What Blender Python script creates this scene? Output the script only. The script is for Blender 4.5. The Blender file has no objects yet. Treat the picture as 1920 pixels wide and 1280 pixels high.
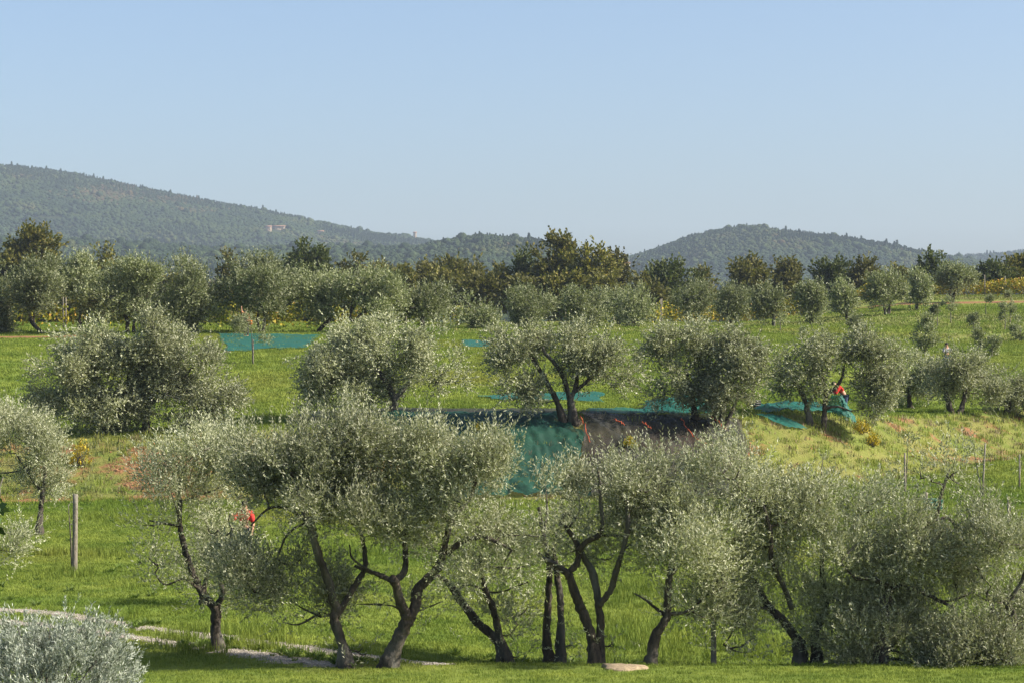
import bpy, math, random
import numpy as np
from mathutils import Vector

# ------------------------------------------------------------------ camera, sky, sun, exposure
S = bpy.context.scene
COL = S.collection
F = 4158.0            # focal length in pixels of the 1920 wide photograph
CZ = 6.0              # eye height above the lower lawn
cam = bpy.data.cameras.new('camera')
cam.sensor_width = 36.0
cam.lens = 36.0 * F / 1920.0
cam.clip_start = 0.5
cam.clip_end = 20000
camo = bpy.data.objects.new('camera', cam)
COL.objects.link(camo)
camo.location = (0, 0, CZ)
camo.rotation_euler = (math.radians(90), 0, 0)
S.camera = camo

SUN_AZ = math.radians(98)      # clockwise from +Y (view direction)
SUN_EL = math.radians(37)
w = bpy.data.worlds.new('World'); S.world = w; w.use_nodes = True
nt = w.node_tree; nt.nodes.clear()
out = nt.nodes.new('ShaderNodeOutputWorld'); bg = nt.nodes.new('ShaderNodeBackground')
sky = nt.nodes.new('ShaderNodeTexSky'); sky.sky_type = 'NISHITA'; sky.sun_disc = False
sky.sun_elevation = SUN_EL; sky.sun_rotation = SUN_AZ
sky.altitude = 200; sky.air_density = 0.88; sky.dust_density = 3.3; sky.ozone_density = 3.0
bg.inputs['Strength'].default_value = 0.1035
nt.links.new(sky.outputs[0], bg.inputs['Color']); nt.links.new(bg.outputs[0], out.inputs['Surface'])

sl = bpy.data.lights.new('sun', 'SUN'); sl.energy = 5.0; sl.angle = math.radians(0.5); sl.color = (1.0, 0.93, 0.80)
so = bpy.data.objects.new('sun', sl); COL.objects.link(so)
tosun = Vector((math.sin(SUN_AZ) * math.cos(SUN_EL), math.cos(SUN_AZ) * math.cos(SUN_EL), math.sin(SUN_EL)))
so.rotation_euler = tosun.to_track_quat('Z', 'Y').to_euler()
so.location = tosun * 100

S.view_settings.view_transform = 'Standard'; S.view_settings.look = 'None'
S.view_settings.exposure = 0.95; S.view_settings.gamma = 1.0; S.view_settings.use_curve_mapping = False
S.cycles.max_bounces = 5; S.cycles.diffuse_bounces = 3; S.cycles.glossy_bounces = 1
S.cycles.transmission_bounces = 2; S.cycles.transparent_max_bounces = 8; S.cycles.volume_bounces = 0
S.cycles.use_denoising = True
HAZE_DENSITY = 0.000092

rng = np.random.default_rng(7)
random.seed(7)

# ------------------------------------------------------------------ helpers: noise, terrain
_T = np.random.default_rng(99).random((256, 256))
def vnoise(x, y):
    x = np.asarray(x, float); y = np.asarray(y, float)
    xi = np.floor(x).astype(int); yi = np.floor(y).astype(int)
    fx = x - xi; fy = y - yi
    fx = fx * fx * (3 - 2 * fx); fy = fy * fy * (3 - 2 * fy)
    a = _T[xi & 255, yi & 255]; b = _T[(xi + 1) & 255, yi & 255]
    c = _T[xi & 255, (yi + 1) & 255]; d = _T[(xi + 1) & 255, (yi + 1) & 255]
    return (a * (1 - fx) + b * fx) * (1 - fy) + (c * (1 - fx) + d * fx) * fy
def fbm(x, y, o=3):
    s = 0; a = 1; t = 0
    for k in range(o):
        s = s + a * vnoise(x * 2 ** k + 17.3 * k, y * 2 ** k + 5.1 * k); t += a; a *= .5
    return s / t - .5
def sstep(a, b, x):
    t = np.clip((np.asarray(x, float) - a) / (b - a), 0, 1); return t * t * (3 - 2 * t)

def bank_foot(x): return np.interp(x, [-30, 0, 8, 14, 20, 27, 60], [82.5, 83.5, 84.5, 90, 99, 108, 125])
def bank_h(x): return np.interp(x, [-30, -17, -9, -5, 0, 12, 20, 40], [2.1, 2.15, 2.5, 2.9, 3.05, 2.95, 2.45, 2.5])
_LY = [-60, 0, 10, 20, 28, 34, 37.5, 40.5, 60, 85, 140]
_LZ = [4.6, 4.4, 3.75, 2.5, 1.35, .55, .2, 0, 0, 0.02, 1.6]
_UCY = [0, 91, 100, 118, 130, 150, 175, 200, 225, 250, 300, 360, 480, 700, 1200]
_UCZ = [2.8, 3.0, 3.55, 4.9, 5.75, 6.6, 7.1, 7.5, 7.8, 7.9, 7.6, 4, -12, -25, -30]
_URY = [0, 115, 125, 140, 165, 195, 225, 245, 300, 360, 480, 700, 1200]
_URZ = [2.4, 2.5, 3.9, 5.4, 6.9, 8.3, 10.2, 11.0, 11.4, 8, -10, -25, -30]
def ground(x, y):
    x = np.asarray(x, float); y = np.asarray(y, float)
    low = np.interp(y, _LY, _LZ)
    dip = .42 * sstep(-4, 1.5, x) * sstep(41.0, 43.2, y) * (1 - sstep(46, 58, y))
    low = low - dip + .10 * fbm(x * .25, y * .25, 2) * sstep(42, 48, y)
    yf = bank_foot(x) + 1.2 * fbm(x * .21 + 3, y * 0 + 1.5, 2); yc = yf + 7.3
    h = bank_h(x) + .3 * fbm(x * .15 + 9, y * 0 + 4.5, 2)
    rb = sstep(.095, .185, x / np.maximum(y, 30))
    def U(q): return np.interp(q, _UCY, _UCZ) * (1 - rb) + np.interp(q, _URY, _URZ) * rb
    up = U(y) + (h - U(yc)) * (1 - sstep(0, 38, y - yc))
    up = up + .22 * fbm(x * .08, y * .08, 3) * sstep(0, 20, y - yc)
    t = np.clip((y - yf) / (yc - yf), 0, 1)
    s = t * t * (3 - 2 * t) * .55 + t * .45
    s = s + .10 * fbm(x * .5, y * .5, 3) * np.sin(np.pi * t)
    return np.where(y < yf, low, np.where(y > yc, up, low * (1 - s) + h * s))
def gz(x, y): return float(ground(x, y))
def bankmask(x, y):
    yf = bank_foot(x); t = (np.asarray(y) - yf) / 7.3
    return sstep(-.12, .08, t) * (1 - sstep(.85, 1.12, t))

TREEH = 5.5
_R = [  # far ridges: distance, front width, back width, skyline in photo pixels
    (3200, 1500, 800, [-300, -100, 0, 60, 150, 280, 400, 520, 600, 700, 780, 900, 1000, 1200, 1500, 2200],
     [345, 310, 309, 313, 326, 353, 376, 397, 413, 434, 444, 462, 480, 520, 540, 560]),
    (2000, 950, 500, [-300, 0, 150, 400, 560, 700, 780, 830, 900, 1000, 1045, 1100, 1160, 1300, 1500, 2200],
     [430, 440, 445, 460, 458, 460, 458, 448, 437, 446, 458, 478, 498, 530, 560, 600]),
    (2600, 1000, 600, [-300, 600, 1000, 1090, 1160, 1220, 1290, 1350, 1400, 1450, 1560, 1640, 1700, 1780, 1850, 1920, 2300],
     [700, 600, 540, 505, 484, 467, 441, 428, 421, 428, 440, 453, 464, 478, 492, 503, 540]),
    (3700, 900, 700, [-300, 900, 1500, 1650, 1750, 1800, 1870, 1920, 2000, 2300],
     [600, 560, 520, 495, 484, 478, 474, 468, 465, 470]),
    (1150, 500, 300, [-300, 0, 400, 900, 1200, 1500, 1900, 2300], [520, 515, 530, 540, 545, 540, 535, 540]),
]
def far(x, y):
    x = np.asarray(x, float); y = np.asarray(y, float)
    z = np.full(np.broadcast(x, y).shape, -30.0)
    for (Y, wf, wb, px, py) in _R:
        p = 960 + F * x / Y
        zt = CZ + (640 - np.interp(p, px, py)) * Y / F - TREEH
        t = Y - y
        s = np.where(t > 0, 1 - t / wf, 1 + t / wb)
        s = np.clip(s, 0, 1); s = s * s * (3 - 2 * s) * .6 + s * .4
        n = fbm(x / 260 + Y, y / 260, 4)
        zz = -30 + (zt + 30) * s + n * 46 * np.sin(np.pi * np.clip(s, 0, 1)) * np.clip((zt + 30) / 120, 0, 1)
        z = np.maximum(z, zz)
    return z

def P(px, py, Y): return np.array([(px - 960) * Y / F, Y, CZ + (640 - py) * Y / F])
def gpt(px, Y, dz=0.0):
    x = (px - 960) * Y / F
    return np.array([x, Y, gz(x, Y) + dz])
def Yat(px, py, lo=36.0, hi=330.0):
    ys = np.linspace(lo, hi, 3000); xs = (px - 960) * ys / F
    pz = CZ + (640 - py) * ys / F
    d = pz - ground(xs, ys)
    k = np.where(d <= 0)[0]
    return float(ys[k[0]]) if len(k) else float(ys[np.argmin(np.abs(d))])
def hit(px, py, lo=36.0, hi=330.0, dz=0.0): return gpt(px, Yat(px, py, lo, hi), dz)

# ------------------------------------------------------------------ helpers: meshes and objects
def mesh_np(name, V, quads=None, tris=None, attrs=None, smooth=False):
    me = bpy.data.meshes.new(name)
    V = np.asarray(V, np.float32)
    q = np.zeros((0, 4), np.int32) if quads is None else np.asarray(quads, np.int32).reshape(-1, 4)
    t = np.zeros((0, 3), np.int32) if tris is None else np.asarray(tris, np.int32).reshape(-1, 3)
    me.vertices.add(len(V)); me.vertices.foreach_set('co', V.ravel())
    loops = np.concatenate([q.ravel(), t.ravel()])
    starts = np.concatenate([np.arange(len(q)) * 4, len(q) * 4 + np.arange(len(t)) * 3])
    if len(loops):
        me.loops.add(len(loops)); me.loops.foreach_set('vertex_index', loops)
        me.polygons.add(len(starts)); me.polygons.foreach_set('loop_start', starts.astype(np.int32))
    me.update(calc_edges=True)
    if attrs:
        for k, a in attrs.items():
            a = np.asarray(a, np.float32)
            if a.ndim == 1:
                at = me.attributes.new(k, 'FLOAT', 'POINT'); at.data.foreach_set('value', a)
            else:
                at = me.attributes.new(k, 'FLOAT_VECTOR', 'POINT'); at.data.foreach_set('vector', a.ravel())
    if len(starts) and smooth:
        me.polygons.foreach_set('use_smooth', np.ones(len(starts), bool))
    return me
def link(name, me, mat=None, parent=None):
    o = bpy.data.objects.new(name, me); COL.objects.link(o)
    if mat is not None and me is not None: me.materials.clear(); me.materials.append(mat)
    if parent is not None:
        o.parent = parent
        o.matrix_parent_inverse.identity()
    return o
def tag(o, label=None, cat=None, group=None, kind=None):
    if label: o['label'] = label
    if cat: o['category'] = cat
    if group: o['group'] = group
    if kind: o['kind'] = kind
    return o
def empty(name, loc):
    o = bpy.data.objects.new(name, None); COL.objects.link(o); o.location = loc; o.empty_display_size = .2
    return o

class Geo:
    def __init__(s): s.V = []; s.Q = []; s.T = []; s.A = []; s.n = 0
    def add(s, V, Q=None, T=None, a=0.0):
        V = np.asarray(V, float)
        s.V.append(V)
        if Q is not None and len(Q): s.Q.append(np.asarray(Q) + s.n)
        if T is not None and len(T): s.T.append(np.asarray(T) + s.n)
        s.A.append(np.broadcast_to(np.asarray(a, float), (len(V),)).copy()); s.n += len(V)
    def mesh(s, name, origin=(0, 0, 0), smooth=False):
        V = np.concatenate(s.V) - np.asarray(origin)
        return mesh_np(name, V, np.concatenate(s.Q) if s.Q else None, np.concatenate(s.T) if s.T else None,
                       {'shade': np.concatenate(s.A)}, smooth)

def catmull(pts, n=5):
    p = np.asarray(pts, float)
    if len(p) < 3: 
        t = np.linspace(0, 1, n + 1)[:, None]; return p[0] * (1 - t) + p[-1] * t
    p = np.vstack([2 * p[0] - p[1], p, 2 * p[-1] - p[-2]]); o = []
    for i in range(1, len(p) - 2):
        for k in range(n):
            t = k / n; a, b, c, d = p[i - 1], p[i], p[i + 1], p[i + 2]
            o.append(.5 * (2 * b + (c - a) * t + (2 * a - 5 * b + 4 * c - d) * t * t + (3 * b - a - 3 * c + d) * t ** 3))
    o.append(p[-2]); return np.array(o)
def tube(g, pts, rad, sides=8, lump=0.0, cap=True, a=0.0, r=None, ridge=0.0):
    pts = np.asarray(pts, float); rad = np.broadcast_to(np.asarray(rad, float), (len(pts),))
    n = len(pts)
    tan = np.gradient(pts, axis=0); tan /= np.linalg.norm(tan, axis=1, keepdims=True) + 1e-9
    ref = np.array([0.3, 1, 0.1]) if abs(tan[0][2]) > .7 else np.array([0, 0, 1.])
    u = np.cross(tan, ref); u /= np.linalg.norm(u, axis=1, keepdims=True) + 1e-9
    v = np.cross(tan, u)
    th = np.arange(sides) / sides * 2 * np.pi
    R = np.repeat(rad[:, None], sides, 1)
    if lump:
        rr = r if r is not None else rng
        nn = rr.normal(0, 1, (n, sides)); nn = (nn + np.roll(nn, 1, 0) + np.roll(nn, 1, 1)) / 1.8
        R = R * (1 + lump * nn)
    if ridge:
        w0 = r.normal(0, 1, sides); rows = []
        for _ in range(n):
            w0 = .82 * w0 + .57 * r.normal(0, 1, sides); rows.append(w0.copy())
        R = R * np.clip(1 + ridge * np.array(rows), .6, 1.5)
    V = pts[:, None] + R[..., None] * (np.cos(th)[None, :, None] * u[:, None] + np.sin(th)[None, :, None] * v[:, None])
    V = V.reshape(-1, 3)
    i = np.arange(n - 1)[:, None] * sides; j = np.arange(sides)[None]; k = (j + 1) % sides
    Q = np.stack([i + j, i + k, i + sides + k, i + sides + j], -1).reshape(-1, 4)
    T = None
    if cap:
        V = np.vstack([V, pts[-1], pts[0]]); e = (n - 1) * sides
        T = np.concatenate([np.stack([e + np.arange(sides), e + (np.arange(sides) + 1) % sides, np.full(sides, n * sides)], -1),
                            np.stack([(np.arange(sides) + 1) % sides, np.arange(sides), np.full(sides, n * sides + 1)], -1)])
    g.add(V, Q, T, a)
def boxg(g, c, s, a=0.0, rz=0.0):
    c = np.asarray(c, float); s = np.asarray(s, float) / 2
    k = np.array([[-1, -1, -1], [1, -1, -1], [1, 1, -1], [-1, 1, -1], [-1, -1, 1], [1, -1, 1], [1, 1, 1], [-1, 1, 1]]) * s
    if rz:
        cs, sn = math.cos(rz), math.sin(rz); k = np.stack([k[:, 0] * cs - k[:, 1] * sn, k[:, 0] * sn + k[:, 1] * cs, k[:, 2]], -1)
    g.add(c + k, [[0, 3, 2, 1], [4, 5, 6, 7], [0, 1, 5, 4], [1, 2, 6, 5], [2, 3, 7, 6], [3, 0, 4, 7]], None, a)

def unit(v): return v / (np.linalg.norm(v, axis=-1, keepdims=True) + 1e-9)
def leaves(g, p, d, L, W, shade, r, upbias=.5):
    """rhombic leaves: base point p, direction d, length L, width W"""
    n = len(p)
    nr = r.normal(0, 1, (n, 3)); nr[:, 2] += upbias
    s = unit(np.cross(d, nr)); L = np.asarray(L).reshape(-1, 1); W = np.asarray(W).reshape(-1, 1)
    nn = np.cross(s, d)
    V = np.stack([p, p + d * L * .45 + s * W * .5 + nn * L * .03, p + d * L, p + d * L * .45 - s * W * .5 + nn * L * .03], 1).reshape(-1, 3)
    Q = np.arange(n * 4).reshape(-1, 4)
    g.add(V, Q, None, np.repeat(shade, 4))
def twigs(g, o, d, ell, K, L, W, r, silver=.3, spread=.85, curve=.18):
    T = len(o)
    t = (np.arange(K) + .6) / K
    t = t[None, :] + r.normal(0, .04, (T, K))
    pos = o[:, None] + d[:, None] * (ell[:, None] * t)[..., None]
    pos[..., 2] += curve * ell[:, None] * t * t
    rad = r.normal(0, 1, (T, K, 3)); dd = np.repeat(d[:, None], K, 1)
    rad = unit(rad - (rad * dd).sum(-1, keepdims=True) * dd)
    ld = unit(dd * .8 + rad * spread); ld[..., 2] += .12; ld = unit(ld)
    N = T * K
    sh = np.clip(r.normal(.42, .20, N), 0, .78)
    sv = r.random(N) < silver
    sh[sv] = np.clip(r.normal(.80, .12, sv.sum()), .55, 1)
    leaves(g, pos.reshape(-1, 3), ld.reshape(-1, 3), L * r.uniform(.7, 1.2, N), W * r.uniform(.8, 1.2, N), sh, r)

def crown_and_branches(gl, gb, lobes, nodes, r, per_m2, clus, K, L, W, ell, silver=.3, up=.55, branch_r=.012, sides=4, hollow=.45, spread=.36, hole=.16, hf=.9, curve=.1):
    """lobes: (centre, radii, density); nodes: skeleton points the clusters hang from"""
    C = []; D = []; CC = []; WT = []
    for (c, rad, den) in lobes:
        rad = np.asarray(rad); inner = np.maximum(rad - clus * .22, rad * .72)
        vol = 4.19 * np.prod(inner)
        n = max(4, int(round(den ** .5 * vol / (clus ** 3) * .42)))
        n = min(n, 60)
        u = unit(r.normal(0, 1, (n, 3))); q = hollow + (1 - hollow) * r.random(n) ** .6
        st = r.random(n) < .14                       # stray sprays that break the outline
        q = np.where(st, r.uniform(1.0, 1.25, n), q); u[st, 2] += .12
        C.append(c + u * q[:, None] * inner); D.append(u * q[:, None])
        area = math.pi * rad[0] * rad[2] + .5 * math.pi * rad[0] * rad[1]
        WT.append(np.full(n, per_m2 * den * area / n / K))
    C = np.concatenate(C); D = np.concatenate(D); WT = np.concatenate(WT)
    if hole > 0:
        hn = fbm(C[:, 0] * hf + C[:, 1] * .31 * hf + 31.7, C[:, 2] * hf - C[:, 1] * .27 * hf + 12.1, 2)
        kp = hn > np.quantile(hn, hole); C, D, WT = C[kp], D[kp], WT[kp] / (1 - hole * .5)
    # branchlets: attach each cluster to nearest skeleton point, near ones first
    nodes = [np.asarray(a, float) for a in nodes]
    NA = np.array(nodes)
    d0 = np.min(np.linalg.norm(C[:, None] - NA[None], axis=2), axis=1)
    for i in np.argsort(d0):
        c = C[i]
        dist = np.linalg.norm(NA - c, axis=1) + np.where(NA[:, 2] > c[2] + .15, .6, 0)
        b = NA[np.argmin(dist)]
        m = (b + c) / 2 + r.normal(0, .08, 3) * np.linalg.norm(c - b) + np.array([0, 0, -.06]) * np.linalg.norm(c - b)
        pts = catmull([b, m, c], 3)
        rr = branch_r * (1 + 1.1 * min(np.linalg.norm(c - b), 1.5))
        tube(gb, pts, np.linspace(rr, branch_r * .45, len(pts)), sides, 0, cap=False)
        NA = np.vstack([NA, pts[2:]])
    for i in range(len(C)):
        T = max(2, int(WT[i] * min(2.6, r.lognormal(-.15, .6))))
        off = r.normal(0, 1, (T, 3)) * clus * spread
        d = unit(unit(D[i] + 1e-6) * .55 + np.array([0, 0, up]) + r.normal(0, .55, (T, 3)) + unit(off) * .4)
        tp = 1.0 + .35 * max(0., D[i][2] - .25)
        d = unit(d + [0, 0, .7 * (tp - 1)])
        twigs(gl, C[i] + off, d, tp * ell * r.uniform(.6, 1.3, T), K, L, W, r, silver, .65, curve)

# ------------------------------------------------------------------ materials
def newmat(name):
    m = bpy.data.materials.new(name); m.use_nodes = True
    m.node_tree.nodes.clear(); return m, m.node_tree.nodes, m.node_tree.links
def N(nodes, t, **k):
    n = nodes.new(t)
    for a, b in k.items(): setattr(n, a, b)
    return n
def ramp(nodes, stops, interp='LINEAR'):
    n = nodes.new('ShaderNodeValToRGB'); e = n.color_ramp.elements; n.color_ramp.interpolation = interp
    e[0].position, e[0].color = stops[0][0], (*stops[0][1], 1)
    e[1].position, e[1].color = stops[-1][0], (*stops[-1][1], 1)
    for p, c in stops[1:-1]:
        q = e.new(p); q.color = (*c, 1)
    return n
def mixc(nodes, links, fac, a, b, blend='MIX'):
    n = nodes.new('ShaderNodeMix'); n.data_type = 'RGBA'; n.blend_type = blend
    for sock, v in ((0, fac), (6, a), (7, b)):
        if hasattr(v, 'is_output') or isinstance(v, bpy.types.NodeSocket): links.new(v, n.inputs[sock])
        else: n.inputs[sock].default_value = v if sock == 0 else (*v, 1)
    return n.outputs[2]
def noise(nodes, links, scale, detail=4, rough=.55, vec=None):
    n = nodes.new('ShaderNodeTexNoise'); n.inputs['Scale'].default_value = scale
    n.inputs['Detail'].default_value = detail; n.inputs['Roughness'].default_value = rough
    if vec is not None: links.new(vec, n.inputs['Vector'])
    return n.outputs[0]
def maprange(nodes, links, v, a, b, c=0., d=1.):
    n = nodes.new('ShaderNodeMapRange'); links.new(v, n.inputs[0])
    for i, x in zip((1, 2, 3, 4), (a, b, c, d)): n.inputs[i].default_value = x
    return n.outputs[0]
def math2(nodes, links, op, a, b):
    n = nodes.new('ShaderNodeMath'); n.operation = op
    for i, v in enumerate((a, b)):
        if isinstance(v, bpy.types.NodeSocket): links.new(v, n.inputs[i])
        else: n.inputs[i].default_value = v
    return n.outputs[0]

def leaf_mat(name, stops, gloss=.35, rough=.5, trans=.25, transcol=None, objvar=.2):
    m, n, l = newmat(name)
    o = N(n, 'ShaderNodeOutputMaterial'); at = N(n, 'ShaderNodeAttribute', attribute_name='shade')
    rp = ramp(n, stops); l.new(at.outputs['Fac'], rp.inputs[0])
    oi = N(n, 'ShaderNodeObjectInfo'); hs = N(n, 'ShaderNodeHueSaturation')
    l.new(rp.outputs[0], hs.inputs['Color'])
    l.new(maprange(n, l, oi.outputs['Random'], 0, 1, 1 - objvar, 1 + objvar), hs.inputs['Value'])
    p = N(n, 'ShaderNodeBsdfPrincipled'); l.new(hs.outputs[0], p.inputs['Base Color'])
    p.inputs['Roughness'].default_value = rough; p.inputs['Specular IOR Level'].default_value = gloss
    tr = N(n, 'ShaderNodeBsdfTranslucent')
    tc = mixc(n, l, 1.0, hs.outputs[0], transcol or (1.0, 1.1, .5), 'MULTIPLY'); l.new(tc, tr.inputs['Color'])
    ms = N(n, 'ShaderNodeMixShader'); ms.inputs[0].default_value = trans
    l.new(p.outputs[0], ms.inputs[1]); l.new(tr.outputs[0], ms.inputs[2]); l.new(ms.outputs[0], o.inputs['Surface'])
    return m
M = {}
M['olive'] = leaf_mat('olive_leaf', [(0, (.078, .090, .040)), (.35, (.212, .228, .122)), (.6, (.325, .338, .208)), (.8, (.43, .435, .30)), (1, (.52, .52, .385))], .25, .55, .27, (1.0, 1.05, .6))
M['olive_far'] = leaf_mat('olive_leaf_far', [(0, (.058, .072, .027)), (.35, (.155, .178, .08)), (.6, (.25, .27, .145)), (1, (.40, .405, .28))], .2, .6, .25)
M['oak_green'] = leaf_mat('oak_leaf_green', [(0, (.03, .042, .012)), (.5, (.07, .09, .026)), (1, (.15, .155, .045))], .2, .6, .28)
M['oak_brown'] = leaf_mat('oak_leaf_brown', [(0, (.045, .047, .013)), (.5, (.112, .108, .030)), (1, (.205, .18, .052))], .2, .6, .3)
M['oak_gold'] = leaf_mat('oak_leaf_gold', [(0, (.045, .05, .012)), (.5, (.125, .125, .028)), (1, (.27, .22, .05))], .2, .6, .3)
M['vine'] = leaf_mat('vine_leaf', [(0, (.06, .09, .012)), (.4, (.18, .20, .025)), (.75, (.46, .36, .04)), (1, (.48, .26, .04))], .3, .55, .3)
M['yellow'] = leaf_mat('broom_leaf', [(0, (.10, .10, .01)), (.5, (.34, .26, .015)), (1, (.55, .40, .02))], .3, .6, .25)
M['lavender'] = leaf_mat('lavender_leaf', [(0, (.07, .085, .05)), (.4, (.21, .24, .175)), (.8, (.38, .41, .335)), (1, (.52, .54, .46))], .3, .6, .15, (1, 1, .8))
M['dark_leaf'] = leaf_mat('shrub_leaf', [(0, (.02, .04, .01)), (.6, (.05, .085, .02)), (1, (.10, .12, .03))], .4, .45, .2)
M['weed'] = leaf_mat('weed_leaf', [(0, (.06, .10, .015)), (.5, (.12, .18, .03)), (1, (.2, .25, .06))], .3, .6, .3)

def bark_mat(name, a, b, scale=14.):
    m, n, l = newmat(name)
    o = N(n, 'ShaderNodeOutputMaterial'); p = N(n, 'ShaderNodeBsdfPrincipled'); p.inputs['Roughness'].default_value = .9
    tc = N(n, 'ShaderNodeNewGeometry'); mp = N(n, 'ShaderNodeMapping'); mp.inputs['Scale'].default_value = (1, 1, .35)
    l.new(tc.outputs['Position'], mp.inputs[0])
    v = noise(n, l, scale, 6, .65, mp.outputs[0]); v2 = noise(n, l, scale * .17, 3, .5, mp.outputs[0])
    c = mixc(n, l, maprange(n, l, v, .35, .68), a, b)
    c = mixc(n, l, maprange(n, l, v2, .45, .7, 0, .45), c, (.20, .20, .17))
    l.new(c, p.inputs['Base Color'])
    bp = N(n, 'ShaderNodeBump'); bp.inputs['Strength'].default_value = 1.0; bp.inputs['Distance'].default_value = .03
    l.new(v, bp.inputs['Height']); l.new(bp.outputs[0], p.inputs['Normal']); l.new(p.outputs[0], o.inputs['Surface'])
    return m
M['bark'] = bark_mat('olive_bark', (.014, .011, .008), (.085, .064, .043))
M['bark_grey'] = bark_mat('grey_bark', (.05, .042, .032), (.15, .13, .10))
M['wood'] = bark_mat('weathered_wood', (.12, .10, .075), (.27, .235, .18), 22)

def plain(name, col, rough=.8, var=.25, scale=6., spec=.3):
    m, n, l = newmat(name)
    o = N(n, 'ShaderNodeOutputMaterial'); p = N(n, 'ShaderNodeBsdfPrincipled'); p.inputs['Roughness'].default_value = rough
    p.inputs['Specular IOR Level'].default_value = spec
    g = N(n, 'ShaderNodeNewGeometry'); v = noise(n, l, scale, 4, .6, g.outputs['Position'])
    c = mixc(n, l, maprange(n, l, v, .3, .7), tuple(x * (1 - var) for x in col), tuple(min(1, x * (1 + var)) for x in col))
    l.new(c, p.inputs['Base Color']); l.new(p.outputs[0], o.inputs['Surface'])
    return m

def net_mat(name, col, see=.25, col2=None):
    m, n, l = newmat(name)
    o = N(n, 'ShaderNodeOutputMaterial'); p = N(n, 'ShaderNodeBsdfPrincipled'); p.inputs['Roughness'].default_value = .6
    g = N(n, 'ShaderNodeNewGeometry'); v = noise(n, l, .9, 7, .72, g.outputs['Position'])
    c2 = col2 or tuple(x * .65 for x in col)
    c = mixc(n, l, maprange(n, l, v, .35, .65), c2, col)
    l.new(c, p.inputs['Base Color'])
    tl = N(n, 'ShaderNodeBsdfTranslucent'); l.new(c, tl.inputs['Color'])
    ms0 = N(n, 'ShaderNodeMixShader'); ms0.inputs[0].default_value = .3
    l.new(p.outputs[0], ms0.inputs[1]); l.new(tl.outputs[0], ms0.inputs[2])
    tr = N(n, 'ShaderNodeBsdfTransparent'); ms = N(n, 'ShaderNodeMixShader')
    l.new(maprange(n, l, v, .3, .75, see * .5, see * 1.5), ms.inputs[0])
    l.new(ms0.outputs[0], ms.inputs[1]); l.new(tr.outputs[0], ms.inputs[2]); l.new(ms.outputs[0], o.inputs['Surface'])
    return m
M['net_teal'] = net_mat('teal_net', (.012, .165, .125), .20, (.01, .11, .088))
M['net_green'] = net_mat('green_net', (.010, .085, .055), .18, (.008, .050, .036))
M['net_black'] = net_mat('black_net', (.055, .046, .036), .24, (.022, .024, .021))
M['orange'] = plain('orange_edging', (.42, .085, .03), .7)

def grass_colour(n, l, base_mul=1.0):
    """shared by the ground and the blades: colour of the turf at a place"""
    g = N(n, 'ShaderNodeNewGeometry')
    v1 = noise(n, l, .09, 4, .55, g.outputs['Position']); v2 = noise(n, l, .55, 4, .6, g.outputs['Position'])
    v3 = noise(n, l, 4.0, 3, .6, g.outputs['Position'])
    k = base_mul
    a = (.126 * k, .180 * k, .028 * k); b = (.215 * k, .262 * k, .046 * k); c = (.30 * k, .265 * k, .065 * k); d = (.065 * k, .125 * k, .014 * k)
    col = mixc(n, l, maprange(n, l, v2, .35, .65), a, b)
    col = mixc(n, l, maprange(n, l, v1, .54, .72, 0, .45), col, c)
    col = mixc(n, l, maprange(n, l, v1, .28, .46, .55, 0), col, (.075 * k, .15 * k, .016 * k))
    col = mixc(n, l, maprange(n, l, v3, .55, .75, 0, .55), col, d)
    return col, g, v1, v2, v3
def ground_mat():
    m, n, l = newmat('ground_turf')
    o = N(n, 'ShaderNodeOutputMaterial'); p = N(n, 'ShaderNodeBsdfPrincipled'); p.inputs['Roughness'].default_value = .95
    p.inputs['Specular IOR Level'].default_value = .1
    col, g, v1, v2, v3 = grass_colour(n, l, .92)
    soil = mixc(n, l, maprange(n, l, v3, .3, .7), (.17, .088, .045), (.32, .165, .08))
    at = N(n, 'ShaderNodeAttribute', attribute_name='soil'); dr = N(n, 'ShaderNodeAttribute', attribute_name='dry')
    wb = noise(n, l, .42, 6, .65, g.outputs['Position'])
    sm = math2(n, l, 'ADD', at.outputs['Fac'], maprange(n, l, wb, .3, .7, -.5, .5))
    col = mixc(n, l, math2(n, l, 'MULTIPLY', dr.outputs['Fac'], maprange(n, l, v2, .3, .65, .1, .85)), col, (.20, .165, .065))
    col = mixc(n, l, maprange(n, l, sm, .42, .62), col, soil)
    l.new(col, p.inputs['Base Color'])
    bn = noise(n, l, 7.0, 6, .7, g.outputs['Position'])
    bp = N(n, 'ShaderNodeBump'); bp.inputs['Strength'].default_value = .9; bp.inputs['Distance'].default_value = .12
    l.new(bn, bp.inputs['Height']); l.new(bp.outputs[0], p.inputs['Normal']); l.new(p.outputs[0], o.inputs['Surface'])
    return m
M['ground'] = ground_mat()
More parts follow.
